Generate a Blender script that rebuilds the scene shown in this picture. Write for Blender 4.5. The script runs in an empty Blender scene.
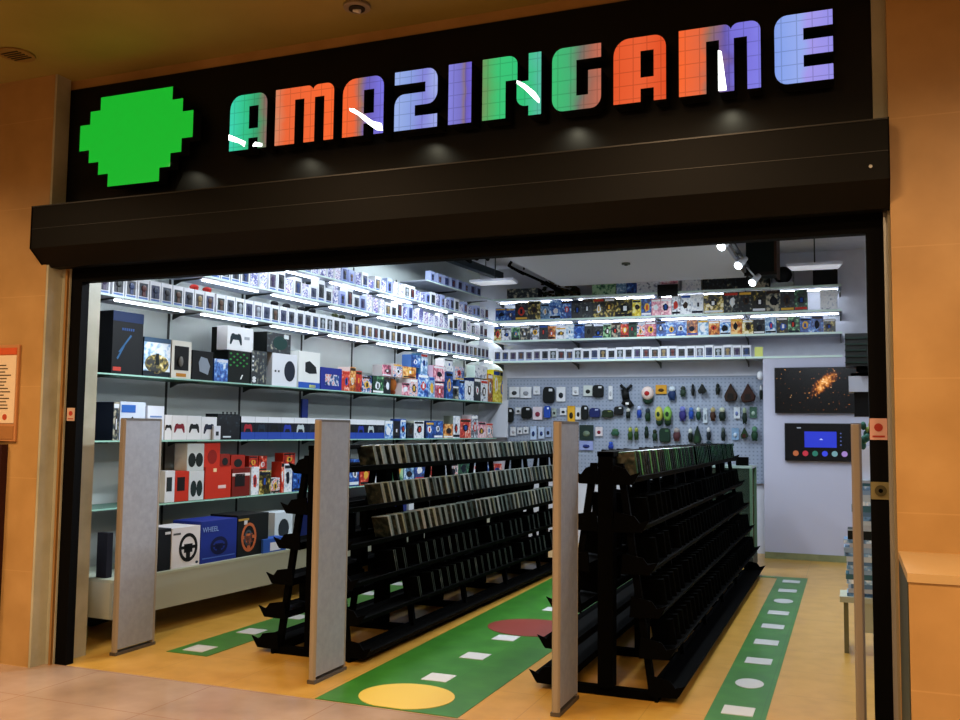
import bpy, bmesh, math, random
from mathutils import Vector, Matrix
random.seed(7)
PI = math.pi
scn = bpy.context.scene
COL = scn.collection

# ------------------------------------------------------------------ camera
YAW, PIT, ROLL, FPX, CAMH = .3796, .075, .0113, 931.4, 1.55
CR = Matrix.Rotation(YAW, 3, 'Z') @ Matrix.Rotation(PI/2 + PIT, 3, 'X') @ Matrix.Rotation(ROLL, 3, 'Z')
cam_d = bpy.data.cameras.new('camera'); cam = bpy.data.objects.new('camera', cam_d); COL.objects.link(cam)
cam.matrix_world = Matrix.Translation((0, 0, CAMH)) @ CR.to_4x4()
cam_d.sensor_width = 36; cam_d.lens = FPX/960*36; cam_d.clip_start = .05; cam_d.clip_end = 100
scn.camera = cam
SK = .0699                      # the shelving wall runs at a slight angle
ANG = math.atan2(1, SK)         # local x along that wall, local -y into the store
U = Vector((SK, 1, 0)).normalized(); N = Vector((1, -SK, 0)).normalized()

def ray(px, py): return CR @ Vector((px-480, -(py-360), -FPX))
def wall_pt(px, py, a):         # point on the vertical plane x = a + SK*y
    d = ray(px, py); t = a/(d.x - SK*d.y); return Vector((0, 0, CAMH)) + d*t
def yplane(px, py, Y):
    d = ray(px, py); return Vector((0, 0, CAMH)) + d*(Y/d.y)

# ------------------------------------------------------------------ materials
def hx(h):
    h = h.lstrip('#'); v = [int(h[i:i+2], 16)/255 for i in (0, 2, 4)]
    return tuple((c/12.92 if c <= .04045 else ((c+.055)/1.055)**2.4) for c in v) + (1,)
MC = {}
def mat(name, col='#808080', rough=.5, metal=0, em=None, es=0, alpha=1, spec=.5):
    if name in MC: return MC[name]
    m = bpy.data.materials.new(name); m.use_nodes = True
    b = m.node_tree.nodes['Principled BSDF']
    b.inputs['Base Color'].default_value = hx(col); b.inputs['Roughness'].default_value = rough
    b.inputs['Metallic'].default_value = metal; b.inputs['Alpha'].default_value = alpha
    b.inputs['Specular IOR Level'].default_value = spec
    if em: b.inputs['Emission Color'].default_value = hx(em); b.inputs['Emission Strength'].default_value = es
    MC[name] = m; return m
def nodes(m): return m.node_tree.nodes, m.node_tree.links, m.node_tree.nodes['Principled BSDF']
def ramp_set(r, stops, const=False):
    cr = r.color_ramp
    if const: cr.interpolation = 'CONSTANT'
    while len(cr.elements) > 1: cr.elements.remove(cr.elements[-1])
    cr.elements[0].position = stops[0][0]; cr.elements[0].color = hx(stops[0][1])
    for p, c in stops[1:]:
        e = cr.elements.new(p); e.color = hx(c)
def noisy(name, stops, scale=3, rough=.5, bump=0, detail=6, coord='Object', stretch=(1, 1, 1), spec=.5):
    m = mat(name, rough=rough, spec=spec); n, l, b = nodes(m)
    tc = n.new('ShaderNodeTexCoord'); mp = n.new('ShaderNodeMapping'); mp.inputs['Scale'].default_value = stretch
    t = n.new('ShaderNodeTexNoise'); t.inputs['Scale'].default_value = scale; t.inputs['Detail'].default_value = detail
    r = n.new('ShaderNodeValToRGB'); ramp_set(r, stops)
    l.new(tc.outputs[coord], mp.inputs[0]); l.new(mp.outputs[0], t.inputs[0]); l.new(t.outputs[0], r.inputs[0]); l.new(r.outputs[0], b.inputs['Base Color'])
    if bump:
        bp = n.new('ShaderNodeBump'); bp.inputs['Strength'].default_value = bump; bp.inputs['Distance'].default_value = .01
        l.new(t.outputs[0], bp.inputs['Height']); l.new(bp.outputs[0], b.inputs['Normal'])
    return m
def tiled(name, stops, tile, joint, off=(0, 0, 0), axes='XY', jw=.004, scale=2.5, rough=.4, plank=False, jmix=.6, spec=.5, rscale=None):
    """stone / tile surface: noise colour with a procedural joint grid"""
    m = noisy(name, stops, scale, rough, spec=spec); n, l, b = nodes(m)
    r = [x for x in n if x.type == 'VALTORGB'][0]
    tc = [x for x in n if x.type == 'TEX_COORD'][0]
    sx = n.new('ShaderNodeSeparateXYZ'); l.new(tc.outputs['Object'], sx.inputs[0])
    facs = []
    for i, ax in enumerate(axes):
        ma = n.new('ShaderNodeMath'); ma.operation = 'ADD'; ma.inputs[1].default_value = 100*tile[i] - off[i]; l.new(sx.outputs[ax], ma.inputs[0])
        mo = n.new('ShaderNodeMath'); mo.operation = 'MODULO'; mo.inputs[1].default_value = tile[i]; l.new(ma.outputs[0], mo.inputs[0])
        lt = n.new('ShaderNodeMath'); lt.operation = 'LESS_THAN'; lt.inputs[1].default_value = jw; l.new(mo.outputs[0], lt.inputs[0])
        facs.append(lt)
    f = facs[0].outputs[0]
    if len(facs) > 1:
        mx = n.new('ShaderNodeMath'); mx.operation = 'MAXIMUM'; l.new(facs[0].outputs[0], mx.inputs[0]); l.new(facs[1].outputs[0], mx.inputs[1]); f = mx.outputs[0]
    sc_ = n.new('ShaderNodeMath'); sc_.operation = 'MULTIPLY'; sc_.inputs[1].default_value = jmix; l.new(f, sc_.inputs[0])
    mix = n.new('ShaderNodeMixRGB'); mix.inputs[2].default_value = hx(joint)
    l.new(sc_.outputs[0], mix.inputs[0]); l.new(r.outputs[0], mix.inputs[1]); l.new(mix.outputs[0], b.inputs['Base Color'])
    return m
def art(name, stops, scale=26, rough=.35):
    """printed picture: patches of colour that differ on every object"""
    m = mat(name, rough=rough); n, l, b = nodes(m)
    tc = n.new('ShaderNodeTexCoord'); oi = n.new('ShaderNodeObjectInfo')
    mu = n.new('ShaderNodeMath'); mu.operation = 'MULTIPLY'; mu.inputs[1].default_value = 137; l.new(oi.outputs['Random'], mu.inputs[0])
    ad = n.new('ShaderNodeVectorMath'); ad.operation = 'ADD'; l.new(tc.outputs['Object'], ad.inputs[0]); l.new(mu.outputs[0], ad.inputs[1])
    t = n.new('ShaderNodeTexNoise'); t.inputs['Scale'].default_value = scale; t.inputs['Detail'].default_value = 3
    t2 = n.new('ShaderNodeTexNoise'); t2.inputs['Scale'].default_value = scale*.25
    l.new(ad.outputs[0], t.inputs[0]); l.new(ad.outputs[0], t2.inputs[0])
    s = n.new('ShaderNodeMath'); s.operation = 'MULTIPLY_ADD'; s.inputs[1].default_value = 1.6; s.inputs[2].default_value = -.8; l.new(t.outputs[0], s.inputs[0])
    a2 = n.new('ShaderNodeMath'); a2.operation = 'ADD'; l.new(s.outputs[0], a2.inputs[0]); l.new(t2.outputs[0], a2.inputs[1])
    r2 = n.new('ShaderNodeMath'); r2.operation = 'MULTIPLY_ADD'; r2.inputs[1].default_value = .5; r2.inputs[2].default_value = -.25; l.new(oi.outputs['Random'], r2.inputs[0])
    a3 = n.new('ShaderNodeMath'); a3.operation = 'ADD'; l.new(a2.outputs[0], a3.inputs[0]); l.new(r2.outputs[0], a3.inputs[1])
    r = n.new('ShaderNodeValToRGB'); ramp_set(r, stops); l.new(a3.outputs[0], r.inputs[0]); l.new(r.outputs[0], b.inputs['Base Color'])
    MC[name] = m; return m
def varied(name, cols, rough=.5):
    m = mat(name, rough=rough); n, l, b = nodes(m)
    oi = n.new('ShaderNodeObjectInfo'); r = n.new('ShaderNodeValToRGB')
    ramp_set(r, [(i/len(cols), c) for i, c in enumerate(cols)], True)
    l.new(oi.outputs['Random'], r.inputs[0]); l.new(r.outputs[0], b.inputs['Base Color']); return m
def glassy(name, col, a=.35, rough=.05):
    m = bpy.data.materials.new(name); m.use_nodes = True; n = m.node_tree.nodes; l = m.node_tree.links
    n.remove(n['Principled BSDF']); o = n['Material Output']
    t = n.new('ShaderNodeBsdfTransparent'); t.inputs[0].default_value = hx(col)
    g = n.new('ShaderNodeBsdfGlossy'); g.inputs['Roughness'].default_value = rough
    fr = n.new('ShaderNodeFresnel'); fr.inputs[0].default_value = 1.5
    mx = n.new('ShaderNodeMixShader'); l.new(fr.outputs[0], mx.inputs[0]); l.new(t.outputs[0], mx.inputs[1]); l.new(g.outputs[0], mx.inputs[2])
    d = n.new('ShaderNodeBsdfDiffuse'); d.inputs[0].default_value = hx(col)
    m2 = n.new('ShaderNodeMixShader'); m2.inputs[0].default_value = a; l.new(mx.outputs[0], m2.inputs[1]); l.new(d.outputs[0], m2.inputs[2])
    l.new(m2.outputs[0], o.inputs[0]); MC[name] = m; return m

STONE = tiled('tan_stone', [(.3, '#a27c47'), (.5, '#ad8650'), (.7, '#b79059')], (.6,), '#c09a64', off=(0,), axes='Z', jw=.006, scale=3, rough=.38, jmix=.5)
STONE_L = noisy('olive_stone', [(.3, '#97947c'), (.5, '#a8a58e'), (.7, '#b5b29c')], 4, .4)
MALLFLOOR = tiled('mall_marble', [(.25, '#8f7866'), (.5, '#a38b77'), (.75, '#b59d88')], (.86, .60), '#8d5f48', off=(.7, .52), scale=2.2, rough=.17, jw=.007)
STOREFLOOR = tiled('yellow_tile', [(.3, '#b38734'), (.5, '#bd903c'), (.7, '#c49846')], (.61, .61), '#8a6220', off=(.12, .455), scale=6, rough=.3, jw=.006, jmix=.45)
GREEN = tiled('green_vinyl', [(.3, '#2c6a1c'), (.5, '#337421'), (.7, '#3d8028')], (.61, .61), '#27521a', off=(.12, .455), scale=5, rough=.33, jw=.006, jmix=.5)
CEIL = noisy('mall_plaster', [(.3, '#8c7a36'), (.7, '#988540')], 2, .8)
BLACK = mat('black_metal', '#020202', .7, 0, spec=.06)
SHUT = noisy('shutter_black', [(.3, '#050402'), (.7, '#070603')], 2, .45, stretch=(.4, 1, 4), spec=.12)
SIGNB = mat('sign_black', '#050504', .45, spec=.2)
RACKB = mat('rack_black', '#010101', .8, spec=.04)
WHITE = mat('white_laminate', '#cdd1dc', .5)
STOREW = noisy('store_paint', [(.3, '#c5c8d2'), (.7, '#ced1da')], 8, .7)
PANELW = noisy('wall_panel', [(.3, '#b4bcb8'), (.7, '#bdc5c1')], 3, .55)
SEAM = mat('seam', '#20241f', .7)
TUBE = mat('led_tube', '#ffffff', em='#eef6ff', es=24)
LEDPANEL = mat('led_panel', '#ffffff', em='#e8eeff', es=.3)
WARMLED = mat('warm_led', '#ffffff', em='#ffc27a', es=6)
GLASS = glassy('shelf_glass', '#5f8574', .62)
GLASSEDGE = mat('glass_edge', '#9fd0bc', .25)
CLEAR = glassy('clear_acrylic', '#dfe8e6', .06)
SHELFW = mat('shelf_white', '#a9aebb', .55)
SHELFEDGE = mat('shelf_edge', '#cfe6dc', .35)
GATEF = noisy('gate_grey', [(.3, '#868a92'), (.7, '#92969e')], 25, .5, spec=.3)
GATEE = mat('gate_edge', '#8f8372', .4)
STEEL = mat('steel', '#a6a49c', .35, .7)
PAPER = mat('paper_white', '#e6e6e6', .7)
DARKT = mat('dark_trim', '#1c2420', .5)
BASEB = noisy('baseboard_stone', [(.3, '#6e7350'), (.7, '#85895f')], 8, .5)

def part_mat(colhex, rough=.5): return mat('paint_' + colhex.strip('#'), colhex, .6, spec=.2)

# ------------------------------------------------------------------ mesh builder
class MB:
    def __init__(s): s.bm = bmesh.new(); s.mats = []
    def mi(s, m):
        if m not in s.mats: s.mats.append(m)
        return s.mats.index(m)
    def quad(s, pts, m):
        f = s.bm.faces.new([s.bm.verts.new(p) for p in pts]); f.material_index = s.mi(m); return f
    def box(s, x0, x1, y0, y1, z0, z1, m, front=None, bottom=None, M=None):
        if x1 < x0: x0, x1 = x1, x0
        if y1 < y0: y0, y1 = y1, y0
        if z1 < z0: z0, z1 = z1, z0
        P = [Vector(p) for p in ((x0,y0,z0),(x1,y0,z0),(x1,y1,z0),(x0,y1,z0),(x0,y0,z1),(x1,y0,z1),(x1,y1,z1),(x0,y1,z1))]
        if M: P = [M @ p for p in P]
        v = [s.bm.verts.new(p) for p in P]
        F = [(0,1,5,4),(1,2,6,5),(2,3,7,6),(3,0,4,7),(4,5,6,7),(3,2,1,0)]
        for i, q in enumerate(F):
            f = s.bm.faces.new([v[k] for k in q]); f.material_index = s.mi(front if (i == 0 and front) else bottom if (i == 5 and bottom) else m)
        return s
    def prism(s, prof, y0, y1, m, axis='Y', cap=None):
        """profile points extruded; axis Y: (x,z) ; axis X: (y,z) ; axis Z: (x,y)"""
        def P(a, b, t): return {'Y': (a, t, b), 'X': (t, a, b), 'Z': (a, b, t)}[axis]
        A = [s.bm.verts.new(P(a, b, y0)) for a, b in prof]; B = [s.bm.verts.new(P(a, b, y1)) for a, b in prof]
        n = len(prof); i = s.mi(m); j = s.mi(cap or m)
        for k in range(n):
            f = s.bm.faces.new((A[k], A[(k+1) % n], B[(k+1) % n], B[k])); f.material_index = i
        f = s.bm.faces.new(A); f.material_index = j; f = s.bm.faces.new(B[::-1]); f.material_index = j
        return s
    def tube(s, a, b, r, m, n=10, r2=None):
        a = Vector(a); b = Vector(b); d = (b-a).normalized(); r2 = r if r2 is None else r2
        x = d.orthogonal().normalized(); y = d.cross(x)
        A = [s.bm.verts.new(a + (x*math.cos(2*PI*k/n) + y*math.sin(2*PI*k/n))*r) for k in range(n)]
        B = [s.bm.verts.new(b + (x*math.cos(2*PI*k/n) + y*math.sin(2*PI*k/n))*r2) for k in range(n)]
        i = s.mi(m)
        for k in range(n):
            f = s.bm.faces.new((A[k], A[(k+1) % n], B[(k+1) % n], B[k])); f.material_index = i; f.smooth = True
        for q in (A, B):
            f = s.bm.faces.new(q); f.material_index = i
        return s
    def ell(s, c, r, m, nu=12, nv=8, bump=0):
        c = Vector(c); i = s.mi(m); rings = []
        for b in range(1, nv):
            t = PI*b/nv
            rings.append([s.bm.verts.new(c + Vector((r[0]*math.sin(t)*math.cos(2*PI*k/nu), r[1]*math.sin(t)*math.sin(2*PI*k/nu), r[2]*math.cos(t)))*(1+bump*random.uniform(-1, 1))) for k in range(nu)])
        T = s.bm.verts.new(c + Vector((0, 0, r[2]))); B = s.bm.verts.new(c - Vector((0, 0, r[2])))
        for a, b in zip(rings, rings[1:]):
            for k in range(nu):
                f = s.bm.faces.new((a[k], b[k], b[(k+1) % nu], a[(k+1) % nu])); f.material_index = i; f.smooth = True
        for k in range(nu):
            f = s.bm.faces.new((T, rings[0][k], rings[0][(k+1) % nu])); f.material_index = i; f.smooth = True
            f = s.bm.faces.new((B, rings[-1][(k+1) % nu], rings[-1][k])); f.material_index = i; f.smooth = True
        return s
    def build(s, name, parent=None, loc=None, rz=0, bevel=0):
        bmesh.ops.recalc_face_normals(s.bm, faces=s.bm.faces)
        me = bpy.data.meshes.new(name); s.bm.to_mesh(me); s.bm.free()
        for m in s.mats: me.materials.append(m)
        o = bpy.data.objects.new(name, me); COL.objects.link(o)
        if parent: o.parent = parent
        if loc is not None: o.location = loc
        o.rotation_euler.z = rz
        if bevel:
            b = o.modifiers.new('bevel', 'BEVEL'); b.width = bevel; b.segments = 2; b.limit_method = 'ANGLE'
        return o
def tag(o, label, cat, group=None, kind=None):
    o['label'] = label; o['category'] = cat
    if group: o['group'] = group
    if kind: o['kind'] = kind
    return o
def struct(o): o['kind'] = 'structure'; return o
def empty(name, loc, label, cat, rz=0, group=None):
    o = bpy.data.objects.new(name, None); COL.objects.link(o); o.location = loc; o.rotation_euler.z = rz
    o.empty_display_size = .1
    return tag(o, label, cat, group)
def sbox(name, *a, **k): return struct(MB().box(*a, **k).build(name))

# ------------------------------------------------------------------ the setting
FY = 4.74
AW, AF = -5.95, -5.55           # wall surface and shelf edge of the angled wall
def wl(a, y, z=0): return Vector((a + SK*y, y, z))
sbox('floor_mall', -8.5, 4.2, -3.5, FY, -.1, 0, MALLFLOOR)
sbox('floor_store', -6.6, 1.1, FY, 12.9, -.1, 0, STOREFLOOR)
sbox('ceiling_mall', -8.5, 4.2, -3.5, 4.95, 3.9, 4.0, CEIL)
sbox('ceiling_store', -6.6, 1.1, 4.95, 12.9, 3.9, 4.0, STOREW)
# pilasters of stone on both sides of the shop front
sbox('wall_front_left', -8.5, -4.93, 4.6, 5.0, 0, 3.9, STONE)
sbox('wall_front_right', .182, 4.2, 4.6, 5.0, 0, 3.9, STONE)
o = MB().box(-4.931, -4.912, 4.602, 4.72, 0, 3.9, STONE_L).box(-4.93, -4.845, 4.72, 5.0, 0, 2.62, STONE_L).box(-4.865, -4.848, 4.70, 4.72, 0, 2.62, mat('brass_strip', '#b98a52', .3, .6)).build('trim_1'); struct(o)  # first strip: cool light on the pilaster reveal put into grey stone colour
o = MB().box(.155, .172, 4.71, 4.9, 0, 2.62, STEEL).box(.172, .1815, 4.66, 4.9, 0, 2.62, mat('olive_trim', '#8b8268', .4, .3)).build('trim_2'); struct(o)
sbox('wall_above_sign', -4.93, .182, 4.74, 4.95, 3.836, 3.9, STONE)
sbox('wall_lintel', -4.93, .182, 4.80, 4.95, 2.62, 3.836, mat('dark_plaster', '#0a0907', .9, spec=.1))
sbox('trim_3', .12, .182, 4.70, 4.80, 2.9, 3.836, STONE_L)
sbox('wall_ledge', .188, 3.2, 3.89, 4.6, 0, 1.0, STONE)
sbox('trim_4', .184, 3.2, 3.885, 4.6, 1.0, 1.033, mat('ledge_top', '#b99a6a', .3))
sbox('trim_30', .184, .188, 3.9, 4.6, 0, 1.0, mat('ledge_side_shade', '#30321f', .6))  # added dark plate, the ledge side's shade put into its colour
# door frame: posts and header of black metal
sbox('door_1_frame_left', -4.845, -4.752, 4.735, 4.80, 0, 2.62, BLACK)
sbox('door_1_frame_right', .077, .155, 4.735, 4.80, 0, 2.62, BLACK)
for nm in ('door_1_frame_left', 'door_1_frame_right'): pass
bpy.data.objects['door_1_frame_left'].name = 'trim_5'; bpy.data.objects['door_1_frame_right'].name = 'trim_6'
sbox('trim_7', -4.752, .077, 4.735, 4.80, 2.505, 2.62, BLACK)
# store walls
mb = MB().prism([(-4.845, 4.80), (-5.10, 5.25), (-5.60, 5.25), (-5.60, 4.80)], 0, 3.9, STOREW, axis='Z'); struct(mb.build('wall_return_left'))
mb = MB().prism([(-4.85, 4.803), (-5.105, 5.253), (-5.09, 5.262), (-4.835, 4.812)], 0, .1, BASEB, axis='Z'); struct(mb.build('baseboard_return'))
mb = MB()
p0, p1 = wl(AW, 5.25), wl(AW, 12.75)
mb.prism([(p0.x, p0.y), (p1.x, p1.y), (p1.x-.15, p1.y), (p0.x-.15, p0.y)], 0, 3.9, PANELW, axis='Z')
struct(mb.build('wall_left'))
for i in range(9):
    y = 5.52 + .95*i
    if y > 12.6: break
    a, b = wl(AW+.004, y-.012), wl(AW+.004, y+.012)
    mb = MB().prism([(a.x, a.y), (b.x, b.y), (b.x-.01, b.y), (a.x-.01, a.y)], .3, 3.4, SEAM, axis='Z'); struct(mb.build('trim_%d' % (10+i)))
sbox('wall_back', -5.3, 1.1, 12.66, 12.8, 0, 3.9, STOREW)
sbox('wall_right', 1.0, 1.1, 4.95, 12.66, 0, 3.9, STOREW)
sbox('wall_front_inside', .16, 1.0, 4.9, 5.0, 0, 3.9, STOREW)
sbox('wall_screen_panel', -1.03, 1.0, 12.24, 12.66, .08, 2.49, mat('panel_lilac', '#b4b5c8', .55))
sbox('baseboard_back', -1.03, 1.0, 12.225, 12.66, 0, .08, BASEB)
# lowered ceiling board
sbox('ceiling_board', -3.62, -1.2, 5.6, 12.0, 3.5, 3.56, mat('ceiling_grey', '#c4c8d2', .8))
# pegboard
PEG = mat('pegboard', '#a9b4c4', .55)
n, l, b = nodes(PEG)
tc = n.new('ShaderNodeTexCoord'); sx = n.new('ShaderNodeSeparateXYZ'); l.new(tc.outputs['Object'], sx.inputs[0])
fs = []
for ax, t_ in (('X', .05), ('Z', .05)):
    ad = n.new('ShaderNodeMath'); ad.inputs[1].default_value = 50; l.new(sx.outputs[ax], ad.inputs[0])
    mo = n.new('ShaderNodeMath'); mo.operation = 'MODULO'; mo.inputs[1].default_value = t_; l.new(ad.outputs[0], mo.inputs[0])
    lt = n.new('ShaderNodeMath'); lt.operation = 'LESS_THAN'; lt.inputs[1].default_value = .02; l.new(mo.outputs[0], lt.inputs[0]); fs.append(lt)
mu = n.new('ShaderNodeMath'); mu.operation = 'MULTIPLY'; l.new(fs[0].outputs[0], mu.inputs[0]); l.new(fs[1].outputs[0], mu.inputs[1])
mx = n.new('ShaderNodeMixRGB'); mx.inputs[1].default_value = hx('#8e99ac'); mx.inputs[2].default_value = hx('#747f90'); l.new(mu.outputs[0], mx.inputs[0]); l.new(mx.outputs[0], b.inputs['Base Color'])
o = MB().box(-4.60, -1.03, 12.60, 12.66, .9, 2.30, PEG).build('wall_pegboard'); struct(o)
o = MB().box(-4.60, -1.03, 12.585, 12.66, 2.30, 2.325, WHITE).build('trim_8'); struct(o)

# ------------------------------------------------------------------ floor graphics
def flat(name, poly, m, parent, z=.003, h=.003):
    return MB().prism(poly, z, z+h, m, axis='Z').build(name, parent)
def circ(x, y, rx, ry, n=40): return [(x+rx*math.cos(2*PI*k/n), y+ry*math.sin(2*PI*k/n)) for k in range(n)]
DOT = mat('dot_white', '#c3c6c6', .4); PACY = mat('vinyl_yellow', '#d9bb4e', .35); VRED = mat('vinyl_red', '#7c2a1c', .4)
g1 = empty('floor_graphic', (-4.25, 5.3, 0), 'green floor strip with white squares beside the wall of shelves', 'floor graphic')
def sq(cx, cy, w=.17, d=.17): return [(cx-w/2, cy-d/2), (cx+w/2, cy-d/2), (cx+w/2, cy+d/2), (cx-w/2, cy+d/2)]
def rel(poly, o): return [(a-o.location.x, b-o.location.y) for a, b in poly]
flat('strip', rel([(-4.42, 5.3), (-4.08, 5.3), (-4.06, 11.2), (-4.36, 11.2)], g1), GREEN, g1, .001, .002)
for k in range(9): flat('white_square', rel(sq(-4.26, 5.46+.61*k), g1), DOT, g1)
g2 = empty('floor_graphic', (-2.43, 4.75, 0), 'wide green floor carpet graphic between the two racks, with yellow disc', 'floor graphic')
flat('strip', rel([(-2.89, 4.745), (-2.0, 4.745), (-1.96, 11.2), (-2.99, 11.2)], g2), GREEN, g2, .001, .002)
flat('yellow_disc', rel([p for p in circ(-2.43, 5.0, .285, .255) if p[1] > 4.75], g2), PACY, g2)
for k in (0, 1, 2, 4, 5, 6, 7, 8): flat('white_square', rel(sq(-2.425, 5.445+.61*k), g2), DOT, g2)
flat('red_oval', rel(circ(-2.36, 7.1, .36, .32), g2), VRED, g2)
g3 = empty('floor_graphic', (-.61, 5.2, 0), 'green floor strip with white dots along the right aisle', 'floor graphic')
flat('strip', rel([(-.77, 4.9), (-.46, 4.9), (-.465, 10.72), (-.77, 10.72)], g3), GREEN, g3, .001, .002)
for k in range(-1, 9):
    if k in (1, 6): flat('white_disc', rel(circ(-.615, 5.49+.615*k, .085, .115), g3), DOT, g3)
    else: flat('white_square', rel(sq(-.615, 5.49+.615*k), g3), DOT, g3)
flat('cross_strip', rel([(-1.2, 10.6), (-.77, 10.6), (-.77, 10.72), (-1.2, 10.72)], g3), GREEN, g3, .001, .002)

# ------------------------------------------------------------------ shop sign
sg = empty('shop_sign', (-2.4, 4.74, 2.9), 'long black shop sign reading AMAZINGAME in glowing coloured letters above the entrance', 'sign')
def sgl(x, y, z): return (x+2.4, y-4.74, z-2.9)
mb = MB(); a = sgl(-4.93, 4.70, 2.62); b = sgl(.12, 4.80, 3.836); mb.box(a[0], b[0], -.006, .055, .0, b[2], SIGNB); mb.build('sign_panel', sg)
ZB, ZT, YL = 3.226, 3.567, 4.6
LH = ZT-ZB
def led(name, stops, w):
    m = mat(name, '#000000', .3); n, l, b = nodes(m); b.inputs['Specular IOR Level'].default_value = .3
    tc = n.new('ShaderNodeTexCoord'); sx = n.new('ShaderNodeSeparateXYZ'); l.new(tc.outputs['Object'], sx.inputs[0])
    nz = n.new('ShaderNodeTexNoise'); nz.inputs['Scale'].default_value = 9; l.new(tc.outputs['Object'], nz.inputs[0])
    dv = n.new('ShaderNodeMath'); dv.operation = 'MULTIPLY_ADD'; dv.inputs[1].default_value = 1/w; l.new(sx.outputs['X'], dv.inputs[0])
    nn = n.new('ShaderNodeMath'); nn.operation = 'MULTIPLY_ADD'; nn.inputs[1].default_value = .3; nn.inputs[2].default_value = -.15; l.new(nz.outputs[0], nn.inputs[0]); l.new(nn.outputs[0], dv.inputs[2])
    r = n.new('ShaderNodeValToRGB'); ramp_set(r, stops); l.new(dv.outputs[0], r.inputs[0])
    fs = []
    for ax, o_ in (('X', .01), ('Z', .02)):
        ad = n.new('ShaderNodeMath'); ad.inputs[1].default_value = 7*1.0+o_; l.new(sx.outputs[ax], ad.inputs[0])
        mo = n.new('ShaderNodeMath'); mo.operation = 'MODULO'; mo.inputs[1].default_value = .0711; l.new(ad.outputs[0], mo.inputs[0])
        lt = n.new('ShaderNodeMath'); lt.operation = 'LESS_THAN'; lt.inputs[1].default_value = .005; l.new(mo.outputs[0], lt.inputs[0]); fs.append(lt)
    mxm = n.new('ShaderNodeMath'); mxm.operation = 'MAXIMUM'; l.new(fs[0].outputs[0], mxm.inputs[0]); l.new(fs[1].outputs[0], mxm.inputs[1])
    st = n.new('ShaderNodeMath'); st.operation = 'MULTIPLY_ADD'; st.inputs[1].default_value = -.28; st.inputs[2].default_value = .95; l.new(mxm.outputs[0], st.inputs[0])
    l.new(r.outputs[0], b.inputs['Emission Color']); l.new(st.outputs[0], b.inputs['Emission Strength']); return m
def rnd(x0, y0, x1, y1, tl=0, tr=0, br=0, bl=0, asp=1):
    """rounded rectangle outline (counter clockwise); radii in x units, asp = x per y"""
    P = []
    for cx, cy, r, a0, sxn, syn in ((x1, y0, br, -90, -1, 1), (x1, y1, tr, 0, -1, -1), (x0, y1, tl, 90, 1, -1), (x0, y0, bl, 180, 1, 1)):
        if r <= 0: P.append((cx, cy)); continue
        ox, oy = cx+sxn*r, cy+syn*r*asp
        for k in range(7):
            t = math.radians(a0 + 15*k); P.append((ox+r*math.cos(t), oy+r*asp*math.sin(t)))
    return P
def shape_mesh(name, loops, scale, depth, front, side, parent, loc):
    cu = bpy.data.curves.new(name, 'CURVE'); cu.dimensions = '2D'; cu.fill_mode = 'BOTH'; cu.extrude = depth/2
    for L in loops:
        sp = cu.splines.new('POLY'); sp.points.add(len(L)-1); sp.use_cyclic_u = True
        for p, q in zip(sp.points, L): p.co = (q[0]*scale[0], q[1]*scale[1], 0, 1)
    t = bpy.data.objects.new('t', cu); me = bpy.data.meshes.new_from_object(t); bpy.data.objects.remove(t); bpy.data.curves.remove(cu)
    me.transform(Matrix.Rotation(PI/2, 4, 'X')); me.name = name
    me.materials.clear(); me.materials.append(front); me.materials.append(side)
    for f in me.polygons: f.material_index = 0 if f.normal.y < -.5 else 1
    o = bpy.data.objects.new(name, me); COL.objects.link(o); o.parent = parent; o.location = loc; return o
def Ah(): return [[(0, 0)]+[(.52, 0), (.52, .2), (.77, .2), (.77, 0), (1, 0)] + rnd(0, .3, 1, 1, tl=.3, tr=.22, asp=.85)[1:-1], [(.52, .37), (.52, .78), (.77, .78), (.77, .37)]]
def Mh(): 
    up = [(1, 0), (1, .82)] + [(.88+.12*math.cos(t), .86+.14*math.sin(t)) for t in [math.radians(15*k) for k in range(7)]]
    up += [(.74+.10*math.cos(t), .88+.12*math.sin(t)) for t in [math.radians(90+15*k) for k in range(6)]]
    up += [(.56+.09*math.cos(t), .88+.12*math.sin(t)) for t in [math.radians(15*k) for k in range(1, 7)]] + [(0, 1), (0, 0), (.34, 0), (.34, .78), (.5, .78), (.5, 0), (.68, 0), (.68, .78), (.84, .78), (.84, 0)]
    return [up]
def Zh():
    o = [(0, 0), (1, 0), (1, .22), (.48, .22), (.48, .40), (.75, .40)] + [(.78+.22*math.cos(t), .60+.2*math.sin(t)) for t in [math.radians(-75+15*k) for k in range(6)]]
    o += [(.78+.22*math.cos(t), .8+.2*math.sin(t)) for t in [math.radians(15*k) for k in range(7)]] + [(0, 1), (0, .78), (.72, .78), (.72, .61), (.25, .61)]
    o += [(.22+.22*math.cos(t), .41+.2*math.sin(t)) for t in [math.radians(90+15*k) for k in range(7)]]
    return [o]
def Nh():
    o = [(0, 0), (.4, 0), (.4, .60), (.59, .60), (.59, .30)] + [(.74+.15*math.cos(t), .30+.14*math.sin(t)) for t in [math.radians(180+15*k) for k in range(1, 7)]]
    o += [(.79, .16), (.79, 0), (1, 0), (1, 1), (.79, 1), (.79, .56), (.60, .56), (.6, .86)] + [(.44+.16*math.cos(t), .86+.14*math.sin(t)) for t in [math.radians(15*k) for k in range(1, 7)]] + [(0, 1)]
    return [o]
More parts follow.
